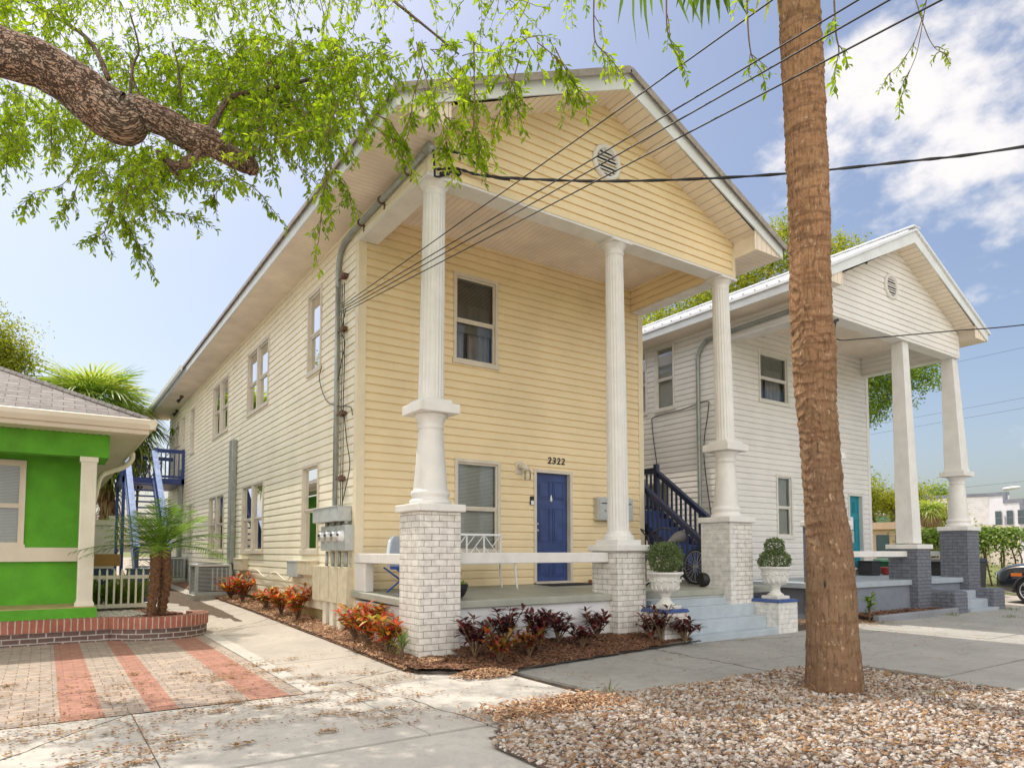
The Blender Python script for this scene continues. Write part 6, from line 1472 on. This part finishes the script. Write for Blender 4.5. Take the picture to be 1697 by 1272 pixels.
for pts, D, n in (([(150, 220), (110, 300), (60, 318), (45, 335)], 7.2, 4), ([(130, 300), (118, 335), (108, 345)], 7.2, 3), ([(215, 300), (205, 360), (225, 395), (240, 425)], 6.8, 5), ([(190, 320), (175, 380), (160, 392)], 6.8, 4), ([(240, 310), (255, 345), (275, 350), (320, 360)], 6.9, 3),
    ([(380, 290), (420, 310), (450, 345)], 6.9, 2), ([(365, 310), (355, 325)], 6.9, 2), ([(15, 240), (10, 280)], 7.8, 3), ([(85, 200), (85, 240)], 7.6, 2), ([(310, 265), (320, 300), (365, 300)], 7.0, 2),
    ([(560, 170), (540, 235), (540, 285), (545, 330)], 6.3, 4), ([(540, 270), (570, 300), (578, 318)], 6.1, 3), ([(540, 290), (533, 350), (528, 400)], 6.0, 3), ([(590, 150), (610, 200), (650, 230), (668, 255)], 6.0, 4), ([(620, 190), (645, 200), (655, 215)], 6.0, 3), ([(450, 220), (490, 270), (520, 300)], 6.6, 3), ([(430, 200), (450, 260), (452, 275)], 6.8, 3),
    ([(690, 70), (715, 160), (735, 215), (745, 260)], 5.9, 5), ([(735, 190), (765, 220), (790, 260)], 5.9, 4), ([(785, 70), (786, 160), (784, 215)], 5.9, 3), ([(784, 190), (790, 225), (800, 240)], 5.8, 3), ([(740, 120), (770, 150), (800, 180)], 6.0, 4), ([(820, 90), (850, 140), (858, 175)], 5.9, 4), ([(860, 100), (845, 150), (830, 190)], 6.0, 3), ([(890, 70), (935, 110), (940, 150)], 5.8, 4), ([(920, 80), (945, 130), (960, 150)], 5.8, 2), ([(700, 110), (685, 160), (680, 200)], 6.0, 3),
    ([(985, -40), (985, 60), (1000, 85), (1015, 102)], 5.6, 2), ([(1105, -50), (1105, 40), (1112, 70), (1118, 84)], 5.2, 1), ([(1236, -50), (1240, 50), (1245, 90), (1252, 105)], 5.0, 1), ([(1380, -50), (1385, 50), (1390, 80), (1388, 98)], 4.8, 1)):
    strand(pts, D, n)
for pts in ([(1545, -60), (1532, 20), (1520, 85), (1505, 125), (1494, 160)], [(1500, -60), (1530, 40), (1548, 78), (1566, 88)], [(1530, 25), (1515, 70), (1490, 108), (1474, 122)]):
    strand(pts, 4.6, 1, l=(.06, .14), nl=7, ls=.042, r=.004)
# limbs from the bough that carry them
for pts, r0 in (([(345, 222, 6.6), (362, 190, 6.75), (385, 160, 6.9), (440, 150, 7.1), (520, 130, 7.2)], .035), ([(335, 250, 6.58), (305, 272, 6.6), (285, 272, 6.65), (262, 252, 6.8)], .055), ([(283, 275, 6.65), (300, 300, 6.7)], .03), ([(215, 165, 6.5), (220, 110, 6.8), (230, 80, 7), (215, 20, 7.2)], .016), ([(235, 160, 6.6), (222, 135, 6.9), (216, 100, 7.2)], .014),
    ([(300, 165, 6.9), (295, 110, 7.1), (285, 70, 7.3)], .013), ([(420, 262, 6.8), (421, 250, 6.8)], .014), ([(180, 130, 7), (140, 60, 7.6), (40, 0, 8)], .03), ([(450, 145, 7.1), (430, 110, 7.4), (420, 60, 7.6)], .014), ([(600, -40, 7), (700, 40, 6.2), (760, 90, 6.0)], .015), ([(0, -60, 7.5), (300, -80, 7.6), (620, -60, 7.2), (1000, -60, 6.2), (1560, -40, 4.8)], .05)):
    p = [tuple(at(u, v, D)) for u, v, D in pts]; q = spline(p, 8); bb = MB(); bb.tube(q, [r0 * (1 - .55 * k / len(q)) for k in range(len(q))], 10, fn=ridges); bb.build('branch', M['bark'], OK, smooth=True)
tw.build('twigs', M['stem'], OK); lf.build('crown', M['oakleaf'], OK)

# ------------------------------------------------------------------ far right
WB = thing('modern_building', 'white flat-roofed modern building with stepped dark parapet at the far right', 'building', (75.5, 19.9, 0))
A0 = V((75.5, 19.9, 0))
dl = (V((81.1, 28.1, 0)) - A0); dl = dl.normalized(); dr = (V((66.7, 13.85, 0)) - A0).normalized()
# left face runs away behind the columns, right face runs to the right and nearer
dl = V((-.25, 1, 0)).normalized(); dr = V((-.35, -1, 0)).normalized()
nl_ = V((-dl.y, dl.x, 0)); nr = V((dr.y, -dr.x, 0))
def face_wall(o, d, n, segs, m, name):
    b = MB(); x = 0
    for w, h in segs:
        p, q = o + d * x, o + d * (x + w); b.hexa([r + V((0, 0, z)) - n * k for z in (0, h) for r in (p, q) for k in (0, .6)]); x += w
    wl = b.build(name, m, WB); b = MB(); x = 0; prev = None
    for w, h in segs:
        p, q = o + d * x, o + d * (x + w); b.hexa([r + V((0, 0, z)) + n * k for z in (h + .002, h + .34) for r in (p, q) for k in (.08, -.62)])
        if prev and abs(prev - h) > .05: b.hexa([p + d * s + V((0, 0, z)) + n * k for z in sorted((prev + .34, h)) for s in (-.15, .15) for k in (.082, -.2)])
        prev = h; x += w
    b.build('parapet_cap', M['slategrey'], wl)
nL = V((-1, -.25, 0)).normalized(); nR = V((-1, .35, 0)).normalized()
face_wall(A0, dl, nL, ((5.5, 7.0), (14, 6.3), (30, 6.3)), M['modern'], 'wall')
face_wall(A0, dr, nR, ((1.75, 7.0), (1.7, 6.2), (20, 5.5)), M['modern_g'], 'wall')
def far_win(o, d, n, x, z, w, h, m, split):
    c = o + d * x + n * .05; b = MB()
    b.hexa([c + d * s + V((0, 0, zz)) + n * k for zz in (z, z + h) for s in (0, w) for k in (0, .06)]); f = b.build('window', M['slategrey'], WB)
    b = MB()
    for i in range(split):
        for j in range(2):
            b.hexa([c + d * (w * (i + e) / split) + V((0, 0, z + h * (j + g) / 2)) + n * k for g in (.06, .94) for e in (.08, .92) for k in (.05, .08)])
    b.build('pane', m, f)
for x in (.75, 1.95, 3.1): far_win(A0, dr, nR, x, 4.05, .62, 1.4, M['winglass'], 2)
far_win(A0, dl, nL, 2.2, 4.1, 1.7, 1.4, M['greenglass'], 1); far_win(A0, dl, nL, 8.6, 3.3, 2.2, 2.1, M['greenglass'], 1); far_win(A0, dl, nL, 14.6, .6, 3.4, 1.8, M['greenglass'], 1)
b = MB(); c = A0 + dr * 1.68 + nR * .12; b.tube([c + V((0, 0, .5)), c + V((0, 0, 5.0))], .09, 8); c = A0 + dr * .35 + nR * .12; b.tube([c, c + V((0, 0, 4.2))], .06, 8); b.build('drain_pipe', M['modern_g'], WB)
b = MB(); c = A0 + dl * 13; b.hexa([c + dl * s + nL * k + V((0, 0, z)) for z in (2.8, 3.7) for s in (0, 9) for k in (0, 2.2)]); b.build('canopy', M['tanbox'], WB)
street_lamp(55.3, 10.7, 6.05, 'street lamp hung on the wire left of the modern building corner'); street_lamp(56.0, 7.4, 6.25, 'street lamp hung on the wire over the right part of the modern building')
PB = thing('peach_building', 'low peach stucco building with dark windows seen behind the teal door', 'building', (46, 16, 0))
b = MB(); b.hexa([(x, y, z) for z in (0, 3.0) for (x, y) in ((46, 16.3), (46.6, 13.6), (58, 20), (58.6, 17))]); b.hexa([(x, y, z) for z in (3.002, 3.5) for (x, y) in ((45.6, 16.8), (46.3, 13.2), (58, 20.4), (58.6, 16.6))]); b.build('wall', M['peach'], PB)
for s in (.12, .58):
    p = V((45.95, 16.3, 0)).lerp(V((46.55, 13.6, 0)), s); e = V((.6, -2.7, 0)).normalized(); n = V((-1, -.22, 0)); b = MB(); b.hexa([p + e * k + V((0, 0, z)) + n * j for z in (.9, 2.6) for k in (0, .85) for j in (-.05, .05)]); b.build('window', M['winglass'], PB)
b = MB(); b.hexa([(x, y, z) for z in (0, 3.6) for (x, y) in ((60, 24), (60, 14), (66, 24), (66, 14))]); b.hexa([(x, y, z) for z in (3.6, 5.2) for (x, y) in ((61, 22), (61, 18.5), (64, 22), (64, 18.5))]); tag(b.build('low_house', M['beige']), 'low pale house beyond the peach building', 'house')
# car in the far driveway
CR = thing('parked_car', 'black car parked nose-in at the right edge beyond the slate stair wall', 'car', (18.7, -4.0, 0))
def cx(w): return (18.68 - w, 18.68 + w)
prof = [(-1.55, .32), (-1.52, .60), (-1.58, .80), (-1.72, .93), (-2.0, 1.00), (-2.5, 1.07), (-3.0, 1.12)]
b = MB()
# hull sections along y: (y, half width, belt height, bottom)
secs = [(-1.50, .66, .70, .34), (-1.56, .80, .82, .28), (-1.75, .90, .93, .24), (-2.05, .94, .99, .22), (-2.6, .95, 1.05, .22), (-3.15, .95, 1.10, .22), (-4.6, .95, 1.12, .22), (-5.8, .95, 1.14, .24), (-6.25, .92, 1.12, .30), (-6.35, .84, 1.0, .4)]
ring = lambda y, w, h, z0: [V((18.68 + sx * w * f, y, z0 + (h * 1.09 - z0) * g)) for sx, f, g in ((-1, .90, 0), (-1, 1, .25), (-1, 1.0, .62), (-1, .955, .9), (-1, .80, 1.0), (-1, .4, 1.03), (1, .4, 1.03), (1, .80, 1.0), (1, .955, .9), (1, 1, .62), (1, 1, .25), (1, .90, 0))]
rs = [ring(*s) for s in secs]
for p, q in zip(rs, rs[1:]):
    for k in range(12): b.face([p[k], p[(k + 1) % 12], q[(k + 1) % 12], q[k]])
b.face(rs[0]); b.face(rs[-1])
body = b.build('body', M['carpaint'], CR, smooth=False)
bm = bmesh.new(); bm.from_mesh(body.data); bmesh.ops.remove_doubles(bm, verts=bm.verts, dist=1e-4); bmesh.ops.recalc_face_normals(bm, faces=bm.faces)
for f_ in bm.faces: f_.smooth = True
bm.to_mesh(body.data); bm.free(); s_ = body.modifiers.new('sub', 'SUBSURF'); s_.levels = 2; s_.render_levels = 2
b = MB(); cab = [(-2.95, .80, 1.10, .70, 1.12), (-3.6, .82, 1.10, .66, 1.58), (-4.4, .82, 1.1, .66, 1.68), (-5.6, .82, 1.1, .64, 1.62), (-6.2, .80, 1.1, .66, 1.2)]
rs = [[V((18.68 - a, y, z)), V((18.68 - c, y, d)), V((18.68 + c, y, d)), V((18.68 + a, y, z))] for y, a, z, c, d in cab]
for p, q in zip(rs, rs[1:]):
    for k in range(3): b.face([p[k], p[k + 1], q[k + 1], q[k]])
b.face(rs[0]); b.face(rs[-1]); b.build('cabin', M['winglass'], CR)
b = MB(); b.hexa([V((18.68 + x, y, z)) for z, e in ((1.60, 0), (1.70, -.08)) for y in (-3.75 + e, -5.6 - e) for x in (-.66 - e * .2, .66 + e * .2)]); b.build('roof', M['carpaint'], CR, bevel=.03)
def car_wheel(x, y, sx):
    w = MB(); c = V((x, y, .36)); ax = V((sx, 0, 0))
    n = 36
    for a0, r0, a1, r1 in ((0, .36, .0, .30), (.0, .36, -.22, .36)):
        pass
    w.tube([c - ax * .20, c - ax * .19, c - ax * .02, c, c + ax * .001], [.30, .36, .36, .33, .27], 36); o = w.build('wheel', M['tyre'], CR, smooth=False)
    r = MB(); e1, e2 = V((0, 1, 0)), V((0, 0, 1))
    r.tube([c + ax * .004, c + ax * .016], [.265, .255], 36); r.build('hub', M['black'], o)
    r = MB()
    for k in range(10):
        t_ = 2 * PI * k / 10 + (.12 if k % 2 else -.12); r.bar(c + ax * .025, c + ax * .02 + e1 * (.245 * math.cos(t_)) + e2 * (.245 * math.sin(t_)), .028, .018, (1, 0, 0))
    r.tube([c + ax * .018 + e1 * (.25 * math.cos(2 * PI * k / n)) + e2 * (.25 * math.sin(2 * PI * k / n)) for k in range(n + 1)], .014, 6, cap=False); r.tube([c + ax * .015, c + ax * .04], .05, 12)
    r.build('rim', M['alloy'], o)
    a = MB(); a.tube([c + ax * -.012 + e1 * (.40 * math.cos(R(t))) + e2 * (.40 * math.sin(R(t))) for t in range(-8, 190, 9)], .035, 8); a.build('wheel_arch', M['tyre'], CR, smooth=True)
for y in (-2.42, -5.3):
    car_wheel(17.735, y, -1); car_wheel(19.625, y, 1)
for sx in (-1, 1):
    b = MB(); b.hexa([V((18.68 + sx * w, y, z)) for z, k in ((.70, 0), (.82, .02)) for (w, y) in ((.60 + k, -1.50), (.915 + k * .5, -1.98), (.56 + k, -1.58), (.86 + k * .5, -2.0))]); b.build('headlight', M['lamp'], CR)
    b = MB(); b.hexa([V((18.68 + sx * w, y, z)) for z in (.74, .83) for (w, y) in ((.93, -1.96), (.955, -2.22), (.88, -1.98), (.90, -2.22))]); b.build('reflector', M['amber'], CR)
CR.location = (18.7, -4.55, .0)
# hedge and bins by the white house
random.seed(41)
HG = thing('hedge', 'tall leafy hedge on thin brown stems behind the black car', 'hedge', (26, 0, 0)); st = MB(); hf = MB()
for k in range(70):
    s = k / 70; x, y = 24.5 + 8 * s + U(-.5, .5), 3.4 - 10.4 * s + U(-.6, .6); st.tube([(x, y, 0), (x + U(-.15, .15), y + U(-.15, .15), 1.1), (x + U(-.3, .3), y + U(-.3, .3), 2.0)], [.035, .03, .015], 5)
    for _ in range(190):
        p = V((x + random.gauss(0, .35), y + random.gauss(0, .35), 2.38 - abs(random.gauss(0, .5)) - .1 * random.random()))
        hf.leaf(p, V((U(-1, 1), U(-1, 1), U(-.8, .3))), V((U(-.6, .6), U(-.6, .6), 1)), U(.10, .2), U(.07, .12), .2)
    for _ in range(14): hf.leaf(V((x + U(-.3, .3), y + U(-.3, .3), U(.1, 1.5))), V((U(-1, 1), U(-1, 1), U(-.8, .3))), V((U(-.6, .6), U(-.6, .6), 1)), U(.08, .16), U(.05, .09), .2)
st.build('stem', M['stem'], HG, smooth=True); hf.build('foliage', M['hedge'], HG)
for x, y, r, lab in ((31, 6.2, .62, 'round shrub beneath the far cabbage palm'), (60, 14.7, 1.0, 'shrub before the green window of the modern building')):
    f = MB(); q = MB()
    for _ in range(700):
        d = V((random.gauss(0, 1), random.gauss(0, 1), random.gauss(0, 1))).normalized() * r * U(.5, 1); p = V((x, y, r * (1.0 if x < 40 else 2.6))) + d; f.leaf(p, d + V((U(-.5, .5), U(-.5, .5), U(-.5, .5))), V((0, 0, 1)), r * U(.15, .3), r * .14, .2)
    q.tube([(x, y, 0), (x, y, r)], .05, 6); t = thing('round_shrub', lab, 'shrub', (x, y, 0)); f.build('foliage', M['hedge'], t); q.build('stem', M['stem'], t)
def bin_(x, y, z, w, d, h, m, lab, wheels=True):
    t = thing('wheeled_bin', lab, 'bin', (x, y, z), 'bins beside the white house')
    b = MB(); b.hexa([V((x + sx * w * k, y + sy * d * k, zz)) for zz, k in ((z + .04, .42), (z + h * .9, .5)) for sy in (-1, 1) for sx in (-1, 1)]); b.build('body', m, t, bevel=.02)
    b = MB(); b.hexa([V((x + sx * w * k, y + sy * d * k, zz)) for zz, k in ((z + h * .9, .55), (z + h, .47)) for sy in (-1, 1) for sx in (-1, 1)]); b.build('lid', m, t, bevel=.02)
    b = MB()
    for sx in (-1, 1): b.tube([(x + sx * w * .43, y + d * .44, z + .10), (x + sx * w * .5, y + d * .44, z + .10)], .10, 12)
    b.build('wheel', M['tyre'], t)
bin_(18.5, 1.15, .04, .62, .7, 1.15, M['darkgreen'], 'dark green wheeled bin seen past the white house corner')
bin_(19.4, .1, .0, .65, .7, 1.2, M['blackbin'], 'left black wheeled bin between the two slate piers')
bin_(19.9, -.65, .0, .65, .7, 1.2, M['blackbin'], 'right black wheeled bin between the two slate piers')
b = MB(); b.box(14.4, -.5, .76, 14.82, -.12, 1.12); b.box(14.38, -.52, 1.12, 14.84, -.10, 1.16); o = tag(b.build('storage_crate', M['blackbin'], bevel=.015), 'dark square planter crate on the porch before the teal door', 'crate')
b = MB(); b.lathe((15.35, -.4, .762), [(.10, 0), (.15, .05), (.16, .17), (.18, .18), (.18, .22), (.14, .22), (0, .2)], 20); tag(b.build('plant_pot', M['redpot'], smooth=True), 'small red pot on the porch floor by the corner of the white house', 'pot')
b = MB(); b.box(14.02, -.16, 2.0, 14.15, -.03, 2.35); o = tag(b.build('letter_box', M['plastic'], bevel=.01), 'white letter box on the wall left of the teal door', 'letter box')
b = MB(); b.box(14.03, -.15, 1.65, 14.2, -.03, 1.98); b.build('meter', M['greybox'], o, bevel=.02)

# ------------------------------------------------------------------ light
SUN = V((-.18, .50, 1)).normalized()
sd_ = bpy.data.lights.new('sun', 'SUN'); sd_.energy = 2.25; sd_.angle = R(.55); sd_.color = (1, .945, .86)
so = bpy.data.objects.new('sun', sd_); col.objects.link(so); so.rotation_euler = SUN.to_track_quat('Z', 'Y').to_euler()
w = bpy.data.worlds.new('World'); sc.world = w; w.use_nodes = True; nt = w.node_tree
bg = nt.nodes['Background']
sk = nd(nt, 'ShaderNodeTexSky', sky_type='NISHITA'); sk.sun_disc = False; sk.sun_elevation = math.asin(SUN.z); sk.sun_rotation = math.atan2(SUN.x, SUN.y)
sk.air_density = 1.0; sk.dust_density = 3.0; sk.ozone_density = 1.3
tc = nd(nt, 'ShaderNodeTexCoord')
def cloud(direction, spread, soft, scale, lo, hi, seed):
    d = nd(nt, 'ShaderNodeVectorMath', operation='DOT_PRODUCT'); nt.links.new(tc.outputs['Generated'], d.inputs[0]); d.inputs[1].default_value = V(direction).normalized()
    mr = nd(nt, 'ShaderNodeMapRange'); mr.inputs[1].default_value = math.cos(R(spread)); mr.inputs[2].default_value = math.cos(R(spread * soft)); nt.links.new(d.outputs['Value'], mr.inputs[0])
    mp = nd(nt, 'ShaderNodeMapping'); mp.inputs['Location'].default_value = seed; mp.inputs['Scale'].default_value = (1, 1, 1.6); nt.links.new(tc.outputs['Generated'], mp.inputs[0])
    n = nd(nt, 'ShaderNodeTexNoise'); n.inputs['Scale'].default_value = scale; n.inputs['Detail'].default_value = 10; n.inputs['Roughness'].default_value = .58; nt.links.new(mp.outputs[0], n.inputs['Vector'])
    a = nd(nt, 'ShaderNodeMath', operation='MULTIPLY_ADD'); a.inputs[1].default_value = .42; nt.links.new(mr.outputs[0], a.inputs[0]); nt.links.new(n.outputs['Fac'], a.inputs[2])
    m2 = nd(nt, 'ShaderNodeMapRange', interpolation_type='SMOOTHSTEP'); m2.inputs[1].default_value = lo; m2.inputs[2].default_value = hi; nt.links.new(a.outputs[0], m2.inputs[0])
    return m2.outputs[0]
cd1 = (at(1560, 230, 1) - CAM).normalized()
c1 = cloud(cd1, 16, .2, 7.0, .78, .98, (3.1, 1.7, .4))
SKYK, CLK = 1.0, 5.6
skyc = mixc(nt, c1, sk.outputs[0], (CLK, CLK, CLK * 1.02))
# bright cloud bank added unseen behind the camera, as fill for the shaded fronts
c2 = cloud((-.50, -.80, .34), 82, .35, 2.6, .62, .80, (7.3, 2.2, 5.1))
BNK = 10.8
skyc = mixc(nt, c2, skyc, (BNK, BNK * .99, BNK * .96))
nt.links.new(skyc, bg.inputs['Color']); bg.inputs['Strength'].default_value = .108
sc.view_settings.view_transform = 'Standard'; sc.view_settings.look = 'None'; sc.view_settings.exposure = .7; sc.view_settings.gamma = 1; sc.view_settings.use_white_balance = True; sc.view_settings.white_balance_temperature = 6700; sc.view_settings.white_balance_tint = 12
sc.cycles.max_bounces = 8; sc.cycles.transparent_max_bounces = 12
try: sc.cycles.use_denoising = True
except Exception: pass
